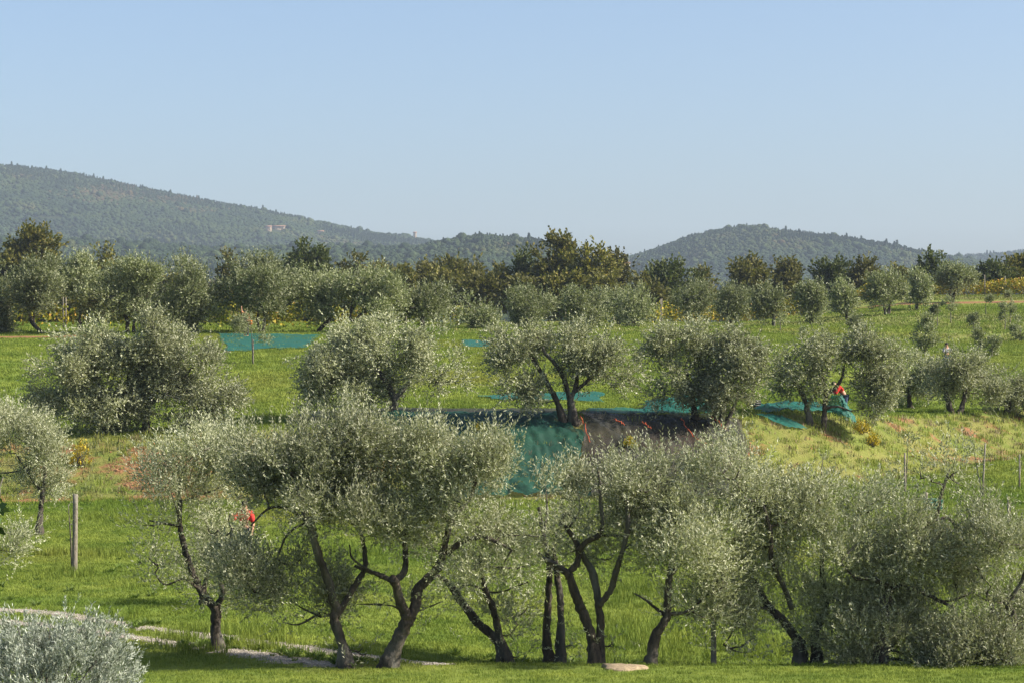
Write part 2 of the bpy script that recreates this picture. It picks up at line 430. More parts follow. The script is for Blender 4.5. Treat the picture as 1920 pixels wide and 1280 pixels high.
def blade_mat():
    m, n, l = newmat('grass_blade')
    o = N(n, 'ShaderNodeOutputMaterial'); d = N(n, 'ShaderNodeBsdfPrincipled'); d.inputs['Roughness'].default_value = .55
    d.inputs['Specular IOR Level'].default_value = .06
    col, g, *_ = grass_colour(n, l, 1.0)
    at = N(n, 'ShaderNodeAttribute', attribute_name='tint', attribute_type='INSTANCER')
    hs = N(n, 'ShaderNodeHueSaturation'); l.new(col, hs.inputs['Color'])
    l.new(maprange(n, l, at.outputs['Fac'], 0, 1, .7, 1.35), hs.inputs['Value'])
    l.new(maprange(n, l, at.outputs['Fac'], 0, 1, .515, .485), hs.inputs['Hue'])
    l.new(hs.outputs[0], d.inputs['Base Color'])
    t = N(n, 'ShaderNodeBsdfTranslucent'); l.new(hs.outputs[0], t.inputs['Color'])
    ms = N(n, 'ShaderNodeMixShader'); ms.inputs[0].default_value = .3
    l.new(d.outputs[0], ms.inputs[1]); l.new(t.outputs[0], ms.inputs[2]); l.new(ms.outputs[0], o.inputs['Surface'])
    return m
M['blade'] = blade_mat()
def dry_mat(name, stops):
    m, n, l = newmat(name)
    o = N(n, 'ShaderNodeOutputMaterial'); d = N(n, 'ShaderNodeBsdfPrincipled'); d.inputs['Roughness'].default_value = .7
    at = N(n, 'ShaderNodeAttribute', attribute_name='tint', attribute_type='INSTANCER')
    rp = ramp(n, stops); l.new(at.outputs['Fac'], rp.inputs[0])
    l.new(rp.outputs[0], d.inputs['Base Color']); l.new(d.outputs[0], o.inputs['Surface'])
    return m
M['dry_blade'] = dry_mat('dry_blade', [(0, (.08, .12, .02)), (.35, (.125, .145, .035)), (.65, (.165, .13, .055)), (1, (.15, .09, .05))])
M['straw_blade'] = dry_mat('straw_blade', [(0, (.14, .17, .03)), (.5, (.22, .215, .05)), (1, (.27, .225, .075))])
def forest_mat():
    m, n, l = newmat('hill_foliage')
    o = N(n, 'ShaderNodeOutputMaterial'); d = N(n, 'ShaderNodeBsdfPrincipled'); d.inputs['Roughness'].default_value = .8
    d.inputs['Specular IOR Level'].default_value = .15
    at = N(n, 'ShaderNodeAttribute', attribute_name='tint', attribute_type='INSTANCER')
    rp = ramp(n, [(0, (.018, .034, .015)), (.3, (.030, .052, .018)), (.6, (.048, .070, .020)), (.8, (.075, .080, .026)), (1, (.115, .07, .036))])
    l.new(at.outputs['Fac'], rp.inputs[0])
    g = N(n, 'ShaderNodeNewGeometry'); v = noise(n, l, .35, 3, .6, g.outputs['Position'])
    c = mixc(n, l, maprange(n, l, v, .3, .7, 0, .35), rp.outputs[0], (.03, .042, .016))
    l.new(c, d.inputs['Base Color']); l.new(d.outputs[0], o.inputs['Surface'])
    return m
M['forest'] = forest_mat()
M['hill'] = plain('hill_ground', (.032, .042, .016), .95, .3, .02, .1)
M['clod'] = plain('clod_soil', (.30, .165, .085), .95, .4, 5, .1)
M['gravel'] = plain('gravel_sheet', (.27, .235, .19), .95, .35, 30, .1)
M['pebble'] = plain('pebble_stone', (.36, .32, .27), .9, .4, 12, .2)

# ------------------------------------------------------------------ setting: ground, hills
def build_ground():
    ys = np.concatenate([np.linspace(-30, 36, 30), np.linspace(37, 82, 110), np.linspace(82.4, 120, 100), np.linspace(121, 260, 90), np.linspace(264, 1000, 46)])
    s = np.linspace(-1, 1, 241); s = np.sign(s) * (np.abs(s) ** 1.15)
    X = s[None] * (16 + .34 * np.maximum(ys, 0))[:, None]; Y = np.repeat(ys[:, None], len(s), 1)
    Z = ground(X, Y)
    bm = bankmask(X, Y)
    px = 960 + F * X / np.maximum(Y, 1)
    n1 = fbm(X * .22 + 40, Y * .22, 3)
    soil = bm * (.27 + .9 * n1)
    soil = soil + .20 * bm * (px < 480) + .07 * bm * (px > 1500)
    yf = bank_foot(X)
    soil = soil + 1.0 * np.exp(-((Y - yf + .2) / .55) ** 2) * sstep(-26, -22, X) * (1 - sstep(-12.5, -10, X))     # bare strip at the foot, left
    soil = soil + .9 * np.exp(-((Y - (144 + .25 * (X + 29))) / 2.5) ** 2) * (1 - sstep(-27.5, -24, X))                # orange field edge, far left
    pathz = 219 + 6 * fbm(X * .05, Y * 0, 2)
    soil = soil + .85 * np.exp(-((Y - pathz) / 3.0) ** 2) * sstep(20, 26, X)                                     # track by the vines
    soil = soil + .6 * np.exp(-((Y - 207) / 3.0) ** 2) * sstep(10, 16, X) * (1 - sstep(28, 32, X))
    for (bp, bY) in ((652, 41.2), (730, 41.2), (955, 43.6), (1040, 43.6), (1118, 42.2), (1218, 42), (408, 43.4), (474, 117), (72, 68.5), (140, 58)):
        bX = (bp - 960) * bY / F; soil = soil + .55 * np.exp(-(((X - bX) / .55) ** 2 + ((Y - bY) / .5) ** 2))
    soil = soil * sstep(38, 41, Y)
    dry = bm * .85 + .40 * sstep(120, 170, Y) * sstep(5, 25, X)
    V = np.stack([X, Y, Z], -1).reshape(-1, 3)
    R, Cn = X.shape
    i = np.arange(R - 1)[:, None] * Cn; j = np.arange(Cn - 1)[None]
    Q = np.stack([i + j, i + j + 1, i + Cn + j + 1, i + Cn + j], -1).reshape(-1, 4)
    me = mesh_np('ground', V, Q, None, {'soil': soil.ravel(), 'dry': dry.ravel()}, True)
    tag(link('ground', me, M['ground']), 'green terraced olive grove ground with a grassy earth bank', None, None, 'structure')
build_ground()
def build_hills():
    ys = np.concatenate([np.linspace(620, 2800, 120), np.linspace(2830, 5200, 60)])
    s = np.linspace(-1, 1, 201)
    X = s[None] * (60 + .36 * ys)[:, None]; Y = np.repeat(ys[:, None], len(s), 1)
    Z = far(X, Y) - np.where(Y < 900, 4, 0)
    V = np.stack([X, Y, Z], -1).reshape(-1, 3)
    R, Cn = X.shape
    i = np.arange(R - 1)[:, None] * Cn; j = np.arange(Cn - 1)[None]
    Q = np.stack([i + j, i + j + 1, i + Cn + j + 1, i + Cn + j], -1).reshape(-1, 4)
    tag(link('hills', mesh_np('hills', V, Q, None, None, True), M['hill']), 'wooded hills on the horizon', None, None, 'structure')
build_hills()

# geometry-node scatter for masses nobody could count
def scatter(name, pts, scl, rotz, idx, tint, protos, label, tilt=None):
    col = bpy.data.collections.new(name + '_kinds')
    for p in protos: col.objects.link(p)
    rot = np.zeros((len(pts), 3)); rot[:, 2] = rotz
    if tilt is not None: rot[:, :2] = tilt
    me = mesh_np(name, pts, None, None, {'scl': scl, 'rot': rot, 'tint': tint, 'kindno': idx})
    o = link(name, me)
    ng = bpy.data.node_groups.new(name + '_nodes', 'GeometryNodeTree')
    ng.interface.new_socket('Geometry', in_out='INPUT', socket_type='NodeSocketGeometry')
    ng.interface.new_socket('Geometry', in_out='OUTPUT', socket_type='NodeSocketGeometry')
    gi = ng.nodes.new('NodeGroupInput'); go = ng.nodes.new('NodeGroupOutput')
    ci = ng.nodes.new('GeometryNodeCollectionInfo'); ci.inputs['Collection'].default_value = col
    ci.inputs['Separate Children'].default_value = True; ci.inputs['Reset Children'].default_value = True
    ip = ng.nodes.new('GeometryNodeInstanceOnPoints'); ip.inputs['Pick Instance'].default_value = True
    m2p = ng.nodes.new('GeometryNodeMeshToPoints')
    def attr(nm, dt):
        a = ng.nodes.new('GeometryNodeInputNamedAttribute'); a.data_type = dt; a.inputs['Name'].default_value = nm; return a.outputs[0]
    ng.links.new(gi.outputs[0], m2p.inputs[0]); ng.links.new(m2p.outputs[0], ip.inputs['Points'])
    ng.links.new(ci.outputs[0], ip.inputs['Instance'])
    ng.links.new(attr('kindno', 'FLOAT'), ip.inputs['Instance Index'])
    ng.links.new(attr('rot', 'FLOAT_VECTOR'), ip.inputs['Rotation']); ng.links.new(attr('scl', 'FLOAT'), ip.inputs['Scale'])
    ng.links.new(ip.outputs[0], go.inputs[0])
    md = o.modifiers.new('scatter', 'NODES'); md.node_group = ng
    return tag(o, label, None, None, 'stuff')

# far woods on the hills
HOUSES = [  # px, py, Y search low, high, width m, kind
    (520, 428, 1900, 3190, 14, 'farm'), (503, 430, 1900, 3190, 5, 'barn'), (600, 437, 1900, 3190, 5, 'barn2'),
    (778, 446, 2100, 3190, 7, 'tower'), (1168, 506, 700, 2590, 13, 'white'), (1828, 524, 700, 3600, 14, 'tan')]
def far_hit(px, py, lo, hi):
    ys = np.linspace(lo, hi, 1500); xs = (px - 960) * ys / F
    d = CZ + (640 - py) * ys / F - (far(xs, ys) + 2)
    k = np.where(d <= 0)[0]; Y = ys[k[0]] if len(k) else ys[np.argmin(d)]
    x = (px - 960) * Y / F
    return np.array([x, Y, float(far(x, Y))])
house_pos = [far_hit(h[0], h[1], h[2], h[3]) for h in HOUSES]
def blob(name, kind, seed):
    r = np.random.default_rng(seed); g = Geo()
    if kind == 'round':
        n = 110; u = unit(r.normal(0, 1, (n, 3))); u[:, 2] = np.abs(u[:, 2]) * 1.25 - .35
        p = u * np.array([.5, .5, .42]) * r.uniform(.72, 1.05, (n, 1)) + np.array([0, 0, .55])
        L = .34
    else:
        n = 110; t = r.random(n) ** .8; a = r.random(n) * 6.28; rr = (1 - t) * .27 * r.uniform(.75, 1.1, n) + .015
        p = np.stack([np.cos(a) * rr, np.sin(a) * rr, .08 + t * 1.02], -1); u = unit(np.stack([np.cos(a), np.sin(a), .2 + 0 * a], -1)); L = .22
    t1 = unit(np.cross(u, r.normal(0, 1, (n, 3)))); t2 = np.cross(u, t1)
    k = r.uniform(.6, 1.1, (n, 3)) * L
    V = np.stack([p - t1 * k[:, :1] * .5 - t2 * k[:, 1:2] * .35, p + t1 * k[:, 1:2] * .5 - t2 * k[:, 2:] * .35, p + t2 * k[:, :1] * .6 + u * .05], 1).reshape(-1, 3)
    g.add(V, None, np.arange(n * 3).reshape(-1, 3))
    # inner body so the crown is closed
    ph = np.linspace(.25, math.pi - .3, 5); th = np.arange(7) / 7 * 6.283
    rad = np.array([.40, .40, .36]) if kind == 'round' else None
    if kind == 'round':
        B = np.array([[math.sin(a) * math.cos(b), math.sin(a) * math.sin(b), math.cos(a)] for a in ph for b in th]) * rad * r.uniform(.85, 1.1, (35, 1)) + np.array([0, 0, .55])
    else:
        B = np.array([[.2 * (1 - t) * math.cos(b), .2 * (1 - t) * math.sin(b), .05 + .95 * t] for t in (1, .75, .5, .25, 0) for b in th])
    Q = [[i * 7 + j, i * 7 + (j + 1) % 7, i * 7 + 7 + (j + 1) % 7, i * 7 + 7 + j] for i in range(4) for j in range(7)]
    g.add(B, Q)
    me = g.mesh(name); me.materials.append(M['forest'])
    return bpy.data.objects.new(name, me)
def build_forest():
    r = np.random.default_rng(21)
    n = 210000
    Y = np.sqrt(r.uniform(750 ** 2, 3760 ** 2, n)); X = (r.uniform(-.30, .30, n)) * Y
    keep = np.ones(n, bool)
    z = far(X, Y)
    keep &= z > -29
    # drop what lies behind a ridge (back slopes)
    dz = far(X, Y + 8) - z
    keep &= dz > -3.0
    # clearings and strips of field
    p = 960 + F * X / Y; q = 640 - (z - CZ) * F / Y
    clear = (((p - 95) / 32) ** 2 + ((q - 411) / 4.5) ** 2 < 1)
    strip = (np.abs(q - np.interp(p, [560, 700, 850], [452, 446, 438]) - 3.2) < 1.4) & (p > 600) & (p < 860) & (Y < 2100)
    orchard = (p > 560) & (p < 900) & (q > 455) & (q < 480) & (np.sin(Y / 14.) > .3)
    keep &= ~clear & ~strip & ~orchard
    for hp, h in zip(house_pos, HOUSES):
        keep &= ~((np.abs(X - hp[0]) < h[4] * .75) & (Y > hp[1] - 75) & (Y < hp[1] + 6))
    X, Y, z, p, q = X[keep], Y[keep], z[keep], p[keep], q[keep]
    n = len(X)
    patch = fbm(X / 190, Y / 190 + 8, 3); patch2 = fbm(X / 60 + 5, Y / 60, 2)
    con = (patch + .25 * r.normal(0, .3, n) > .13) | ((p < 640) & (q < np.interp(p, [0, 400, 640], [335, 395, 425])) & (r.random(n) < .55)) | ((p > 1750) & (Y > 3000) & (r.random(n) < .7))
    kind = np.where(con, 3 + r.integers(0, 2, n), r.integers(0, 3, n)).astype(float)
    scl = np.where(con, r.uniform(3.8, 7, n), r.uniform(3.4, 6.5, n)) * np.where(r.random(n) < .015, 1.7, 1)
    tint = np.where(con, .08 + r.normal(0, .06, n), .46 + 1.0 * patch2 + .9 * patch + r.normal(0, .08, n))
    rust = np.exp(-(((p - 195) / 55) ** 2 + ((q - 368) / 12) ** 2)) + .8 * np.exp(-(((p - 330) / 40) ** 2 + ((q - 378) / 6) ** 2)) + .6 * np.exp(-(((p - 370) / 30) ** 2 + ((q - 400) / 5) ** 2))
    tint = np.where(r.random(n) < rust, .9 + r.normal(0, .06, n), tint)
    protos = [blob('broadleaf_tree_kind', 'round', 1), blob('broadleaf_tree_kind', 'round', 2), blob('broadleaf_tree_kind', 'round', 3), blob('conifer_tree_kind', 'cone', 4), blob('conifer_tree_kind', 'cone', 5)]
    scatter('hill_woods', np.stack([X, Y, z - .6], -1), scl, r.random(n) * 6.28, kind, np.clip(tint, 0, 1), protos, 'dense mixed woods covering the far hills')
build_forest()

# haze
def build_haze():
    x, y0, y1, z0, z1 = 2050, -70, 5300, -34, 285
    V = [[-x, y0, z0], [x, y0, z0], [x, y1, z0], [-x, y1, z0], [-x, y0, z1], [x, y0, z1], [x, y1, z1], [-x, y1, z1]]
    Q = [[0, 3, 2, 1], [4, 5, 6, 7], [0, 1, 5, 4], [1, 2, 6, 5], [2, 3, 7, 6], [3, 0, 4, 7]]
    m, n, l = newmat('haze_air'); o = N(n, 'ShaderNodeOutputMaterial'); v = N(n, 'ShaderNodeVolumePrincipled')
    v.inputs['Color'].default_value = (.68, .82, 1.0, 1); v.inputs['Density'].default_value = HAZE_DENSITY
    v.inputs['Anisotropy'].default_value = 0.0
    l.new(v.outputs[0], o.inputs['Volume'])
    ob = link('haze', mesh_np('haze', V, Q), m); tag(ob, 'thin blue autumn haze over the valley', None, None, 'stuff'); ob.display_type = 'WIRE'
if HAZE_DENSITY > 0: build_haze()

# ------------------------------------------------------------------ gravel track
def ribbon(px_pts, width, dz, seed, lo=36, hi=60, jit=.12):
    r = np.random.default_rng(seed)
    c = np.array([hit(a, b, lo, hi) for a, b in px_pts]); c = catmull(c, 14)
    t = np.gradient(c[:, :2], axis=0); t = t / np.linalg.norm(t, axis=1, keepdims=True); nrm = np.stack([-t[:, 1], t[:, 0]], -1)
    us = np.linspace(-1, 1, 7); V = []
    wv = width * (.5 + .25 * fbm(np.arange(len(c)) * .3 + seed, 0 * c[:, 0], 2) * 2)
    for i in range(len(c)):
        for u in us:
            q = c[i, :2] + nrm[i] * u * (wv[i] + (r.normal(0, jit) if abs(u) == 1 else 0))
            V.append([q[0], q[1], gz(q[0], q[1]) + dz * (1 - .9 * (abs(u) == 1))])
    n = len(c); m = len(us)
    Q = [[i * m + j, i * m + j + 1, (i + 1) * m + j + 1, (i + 1) * m + j] for i in range(n - 1) for j in range(m - 1)]
    return np.array(V), np.array(Q), c, nrm, wv
RUTS = [([(-60, 1136), (0, 1143), (90, 1148), (190, 1164), (300, 1180), (390, 1191), (480, 1203), (560, 1213), (640, 1224), (740, 1236), (840, 1246)], .48),
        ([(-60, 1160), (0, 1165), (120, 1178), (230, 1193), (320, 1204), (400, 1214), (470, 1226), (560, 1239), (640, 1247)], .58)]
peb = []
gp = Geo(); track_c = []
for k, (pp, wd) in enumerate(RUTS):
    V, Q, c, nrm, wv = ribbon(pp, wd, .012, 5 + k)
    gp.add(V, Q); track_c.append((c, wv))
    n = 3200; i = rng.integers(0, len(c) - 1, n); u = rng.normal(0, .5, n)
    q = c[i, :2] + nrm[i] * (u * wv[i])[:, None] + rng.normal(0, .06, (n, 2))
    peb.append(np.stack([q[:, 0], q[:, 1], ground(q[:, 0], q[:, 1]) + .012], -1))
tag(link('path', gp.mesh('path'), M['gravel']), 'pale gravel wheel ruts crossing the lower lawn', None, None, 'structure')
def on_track(x, y, mul=1.0):
    m = np.zeros(len(x), bool)
    for c, wv in track_c:
        for i in range(0, len(c), 2):
            m |= (x - c[i, 0]) ** 2 + (y - c[i, 1]) ** 2 < (wv[i] * mul) ** 2
    return m
def stone_proto(seed):
    r = np.random.default_rng(seed); g = Geo()
    V = np.array([[0, 0, 1], [1, 0, 0], [0, 1, 0], [-1, 0, 0], [0, -1, 0], [0, 0, -1.]]) * r.uniform(.6, 1.1, (6, 1)) * np.array([1, .8, .6])
    g.add(V, None, [[0, 1, 2], [0, 2, 3], [0, 3, 4], [0, 4, 1], [5, 2, 1], [5, 3, 2], [5, 4, 3], [5, 1, 4]])
    me = g.mesh('pebble_kind'); me.materials.append(M['pebble']); return bpy.data.objects.new('pebble_kind', me)
peb = np.concatenate(peb); n = len(peb)
scatter('gravel', peb, rng.uniform(.012, .034, n), rng.random(n) * 6.28, rng.integers(0, 3, n).astype(float), rng.random(n), [stone_proto(i) for i in range(3)], 'loose pale gravel stones in the wheel ruts')

# footprints of the harvest nets (corner pixels, search range): no grass grows through them
NET_AREAS = [([(405, 626), (600, 629), (575, 652), (420, 660)], 95, 170),
             ([(866, 638), (922, 640), (918, 652), (868, 651)], 95, 170),
             ([(888, 744), (1128, 738), (1132, 756), (932, 751)], 88, 170),
             ([(700, 776), (1080, 792), (1106, 930), (800, 938)], 75, 98),
             ([(555, 773), (1065, 769), (1065, 788), (570, 790)], 80, 100),
             ([(1090, 780), (1385, 791), (1450, 935), (1104, 938)], 75, 104),
             ([(1100, 769), (1262, 770), (1250, 779), (1105, 780)], 85, 100),
             ([(1205, 758), (1350, 752), (1345, 778), (1215, 780)], 86, 106),
             ([(1410, 762), (1600, 770), (1592, 786), (1425, 776)], 86, 108),
             ([(1412, 780), (1462, 783), (1513, 808), (1478, 806)], 84, 106)]
def under_net(x, y):
    m = np.zeros(len(x), bool)
    for q, lo, hi in NET_AREAS:
        c = [hit(a, b, lo, hi)[:2] for a, b in q]; sg = []
        for i in range(4):
            a, b = c[i], c[(i + 1) % 4]; sg.append((b[0] - a[0]) * (y - a[1]) - (b[1] - a[1]) * (x - a[0]) > 0)
        sg = np.array(sg); m |= sg.all(0) | (~sg).all(0)
    return m

# ------------------------------------------------------------------ grass
def tuft(seed, nb, h, rad, wdt, lean):
    r = np.random.default_rng(seed); g = Geo()
    a = r.random(nb) * 6.28; q = rad * r.random(nb) ** .5
    p = np.stack([np.cos(a) * q, np.sin(a) * q, -.01 + 0 * q], -1)
    b = r.random(nb) * 6.28; hh = h * r.uniform(.5, 1.15, nb); ln = lean * r.uniform(.2, 1, nb) * hh
    side = np.stack([-np.sin(b), np.cos(b), 0 * b], -1); d = np.stack([np.cos(b), np.sin(b), 0 * b], -1); up = np.array([0, 0, 1.])
    m = p + up * hh[:, None] * .6 + d * ln[:, None] * .35; t = p + up * hh[:, None] + d * ln[:, None]
    w2 = wdt * .5
    V = np.stack([p - side * w2, p + side * w2, m + side * w2 * .8, m - side * w2 * .8, t], 1).reshape(-1, 3)
    k = np.arange(nb)[:, None] * 5
    g.add(V, k + np.array([[0, 1, 2, 3]]), k + np.array([[3, 2, 4]]))
    me = g.mesh('grass_tuft_kind'); me.materials.append(M['blade']); return bpy.data.objects.new('grass_tuft_kind', me)
def build_grass():
    r = np.random.default_rng(33)
    def pts(n, y0, y1, f=.27):
        Y = np.sqrt(r.uniform(y0 ** 2, y1 ** 2, n)); return r.uniform(-f, f, n) * Y, Y
    short = [tuft(i, 22, .062, .13, .009, .8) for i in range(3)]; tall = [tuft(10 + i, 16, .20, .10, .010, .7) for i in range(2)]
    X, Y = pts(78000, 36, 84, .26)
    dens = vnoise(X * .5, Y * .5)
    k = (r.random(len(X)) < .55 + .6 * dens) & ~(on_track(X, Y) & (r.random(len(X)) < .93)) & ~(bankmask(X, Y) > .5)
    X, Y = X[k], Y[k]; n = len(X)
    tl = (vnoise(X * .35 + 50, Y * .35) + r.normal(0, .08, n) > .72) & (Y > 42.5)
    idx = np.where(tl, 3 + r.integers(0, 2, n), r.integers(0, 3, n)).astype(float)
    mow = np.where(Y < 41.3, .75, 1.05)
    scatter('grass', np.stack([X, Y, ground(X, Y)], -1), r.uniform(.75, 1.35, n) * mow, r.random(n) * 6.28, idx, np.clip(r.normal(.5, .22, n), 0, 1), short + tall, 'short green grass of the lower lawn')
    big = [tuft(30 + i, 16, .13, .28, .022, .9) for i in range(3)] + [tuft(40 + i, 14, .30, .22, .022, .8) for i in range(2)]
    X, Y = pts(76000, 81, 150, .27)
    bm = bankmask(X, Y); nn = fbm(X * .22 + 40, Y * .22, 3)
    k = (r.random(len(X)) < np.where(bm > .4, .55 - 1.2 * nn, .8))
    k &= ~((np.abs(Y - bank_foot(X) + .2) < .55) & (X < -10.5) & (r.random(len(X)) < .85))
    k &= ~((np.exp(-((Y - (144 + .25 * (X + 29))) / 2.5) ** 2) > .4) & (X < -25))
    k &= ~(under_net(X, Y) & (r.random(len(X)) < .9))
    X, Y, bm = X[k], Y[k], bm[k]; n = len(X)
    dry = (bm > .4) & (r.random(n) < np.where(X > 9, .42, .70))
    dk = [tuft(60 + i, 14, .22, .24, .020, .9) for i in range(3)]
    for o in dk: o.data.materials.clear(); o.data.materials.append(M['dry_blade'])
    xd, yd = X[dry], Y[dry]; m = len(xd)
    scatter('dry_grass', np.stack([xd, yd, ground(xd, yd)], -1), r.uniform(.6, 1.25, m), r.random(m) * 6.28, r.integers(0, 3, m).astype(float), np.clip(r.normal(.5, .25, m) + .9 * fbm(xd * .3, yd * .3, 2), 0, 1), dk, 'dry straw-coloured grass on the sloping bank')
    X, Y, bm = X[~dry], Y[~dry], bm[~dry]; n = len(X)
    idx = np.where((bm > .4) & (r.random(n) < .35), 3 + r.integers(0, 2, n), r.integers(0, 3, n)).astype(float)
    scatter('grass', np.stack([X, Y, ground(X, Y)], -1), r.uniform(.7, 1.25, n), r.random(n) * 6.28, idx, np.clip(r.normal(.5, .2, n) + .3 * (bm > .4), 0, 1), big, 'rough grass of the bank and upper terrace')
build_grass()
def build_field_grass():
    r = np.random.default_rng(35); n = 58000
    Y = np.sqrt(r.uniform(148 ** 2, 262 ** 2, n)); X = r.uniform(-.26, .27, n) * Y
    k = r.random(n) < .35 + .9 * vnoise(X * .12, Y * .12)
    k &= ~((np.abs(Y - 219) < 4.5) & (X > 20)); X, Y = X[k], Y[k]; n = len(X)
    fk = [tuft(80 + i, 14, .17, .42, .035, 1.0) for i in range(5)]
    for o in fk[3:]: o.data.materials.clear(); o.data.materials.append(M['straw_blade'])
    sw = (r.random(n) < .30 + 1.6 * fbm(X * .05 + 3, Y * .09, 3)) & (X > -5)
    scatter('grass', np.stack([X, Y, ground(X, Y)], -1), r.uniform(.7, 1.3, n), r.random(n) * 6.28, np.where(sw, 3 + r.integers(0, 2, n), r.integers(0, 3, n)).astype(float), np.clip(r.normal(.45, .2, n) + .5 * fbm(X * .08, Y * .08, 2), 0, 1), fk, 'tufted grass of the far sloping field')
build_field_grass()
def build_clods_and_weeds():
    r = np.random.default_rng(36); n = 9000
    Y = r.uniform(80, 118, n); X = r.uniform(-.26, .26, n) * Y; bm = bankmask(X, Y); nn = fbm(X * .22 + 40, Y * .22, 3)
    strip = (np.abs(Y - bank_foot(X) + .2) < .6) & (X < -10)
    k = strip | ((bm > .4) & (r.random(n) < .25 + 1.2 * nn)); X, Y = X[k], Y[k]; n = len(X)
    ck = [stone_proto(20 + i) for i in range(3)]
    for o in ck: o.data.materials.clear(); o.data.materials.append(M['clod'])
    scatter('soil_clods', np.stack([X, Y, ground(X, Y) + .01], -1), r.lognormal(-3.0, .45, n), r.random(n) * 6.28, r.integers(0, 3, n).astype(float), r.random(n), ck, 'loose orange soil clods on the bank')
    def weed(seed):
        q = np.random.default_rng(seed); g = Geo(); m = 40; a = q.random(m) * 6.28
        d = unit(np.stack([np.cos(a), np.sin(a), q.uniform(.2, 1.4, m)], -1)); p = np.stack([np.cos(a) * .03, np.sin(a) * .03, q.uniform(0, .06, m)], -1)
        leaves(g, p, d, q.uniform(.10, .24, m), q.uniform(.02, .04, m), np.clip(q.normal(.5, .2, m), 0, 1), q)
        me = g.mesh('weed_kind'); me.materials.append(M['weed']); return bpy.data.objects.new('weed_kind', me)
    n = 900; Y = np.sqrt(r.uniform(41.8 ** 2, 84 ** 2, n)); X = r.uniform(-.26, .26, n) * Y
    k = (vnoise(X * .45 + 7, Y * .45) > .62) & ~on_track(X, Y, 1.4); X, Y = X[k], Y[k]
    for bp, bY, m in ((955, 43.6, 26), (1040, 43.6, 24), (1118, 42.2, 14), (652, 41.3, 20), (408, 43.4, 22), (1218, 42.2, 10), (540, 42.2, 16), (250, 46.6, 8), (1500, 42.6, 16), (1060, 42.8, 16)):
        X = np.append(X, (bp - 960) * bY / F + r.normal(0, .35, m)); Y = np.append(Y, bY + r.normal(.15, .3, m))
    n = len(X)
    scatter('weeds', np.stack([X, Y, ground(X, Y)], -1), r.uniform(.35, .9, n), r.random(n) * 6.28, r.integers(0, 3, n).astype(float), r.random(n), [weed(i) for i in range(3)], 'broad-leaved weeds dotted through the lower lawn')
build_clods_and_weeds()

# ------------------------------------------------------------------ trees
def olive(label, Y, limbs, lobes, seed, group, tall=True, per_m2=2550, clus=.42, K=12, L=.078, W=.021, ell=.37, depth=1.0,
          mat='olive', silver=.45, name='olive_tree', lump=.06, branch_r=.015, hollow=.45, sides=13, tsub=8, up=.7, rs=1.06, shift=30, spread=.42, rxm=1.2, hole=.19, hf=1.25, curve=.12):
    r = np.random.default_rng(seed)
    k = Y / F
    b0 = limbs[0][0]
    base = gpt(b0[0], Y)
    root = empty(name, tuple(base))
    tag(root, label, 'olive tree', group)
    gt = Geo(); nodes = []
    for li, lb in enumerate(limbs):
        dyacc = 0; pts = []; rad = []
        sgn = r.choice([-1, 1]) * r.uniform(.15, .5)
        for i, e in enumerate(lb):
            dy = e[3] if len(e) > 3 else (0 if li == 0 else sgn * depth * min(1, i * .28) * (1 if len(lb) > 2 else 0))
            p = P(e[0], e[1], Y + dy); pts.append(p); rad.append(e[2] * k * .74)
        if li == 0 or lb[0][1] > lb[1][1] and abs(lb[0][1] - b0[1]) < 14 and abs(lb[0][0] - b0[0]) < 90:
            pts[0][2] = gz(pts[0][0], pts[0][1]) - .12           # root it in the ground
            rad[0] *= 1.75
        c = catmull(pts, tsub)
        rr = np.interp(np.linspace(0, 1, len(c)), np.linspace(0, 1, len(rad)), rad)
        kn = np.linalg.norm(np.diff(c, axis=0), axis=1).mean()
        c[1:-1] += r.normal(0, .10, (len(c) - 2, 3)) * np.minimum(rr[1:-1, None], kn)
        tube(gt, c, rr, sides if rad[0] > .03 else 6, lump, r=r, ridge=.13 if rad[0] > .05 else .05)
        st = 2 if li == 0 else 1
        nodes += [q for q in c[len(c) // 3 if li == 0 else 2::st]]
    lb3 = []
    for e in lobes:
        dy = e[4] if len(e) > 4 else r.uniform(-.5, .5) * depth
        den = e[5] if len(e) > 5 else 1.0
        rx = e[2] * k * rs * rxm; rz = e[3] * k * rs
        lb3.append((P(e[0], e[1] + shift, Y + dy), (rx, (rx * .6 + rz * .4) * .95, rz), den))
    gl = Geo(); gb = Geo()
    crown_and_branches(gl, gt, lb3, nodes, r, per_m2, clus, K, L, W, ell, silver, up, branch_r, hollow=hollow, spread=spread, hole=hole, hf=hf, curve=curve)
    t = link('trunk', gt.mesh('trunk', base, True), M['bark'], root)
    c = link('crown', gl.mesh('crown', base), M[mat], root)
    return root

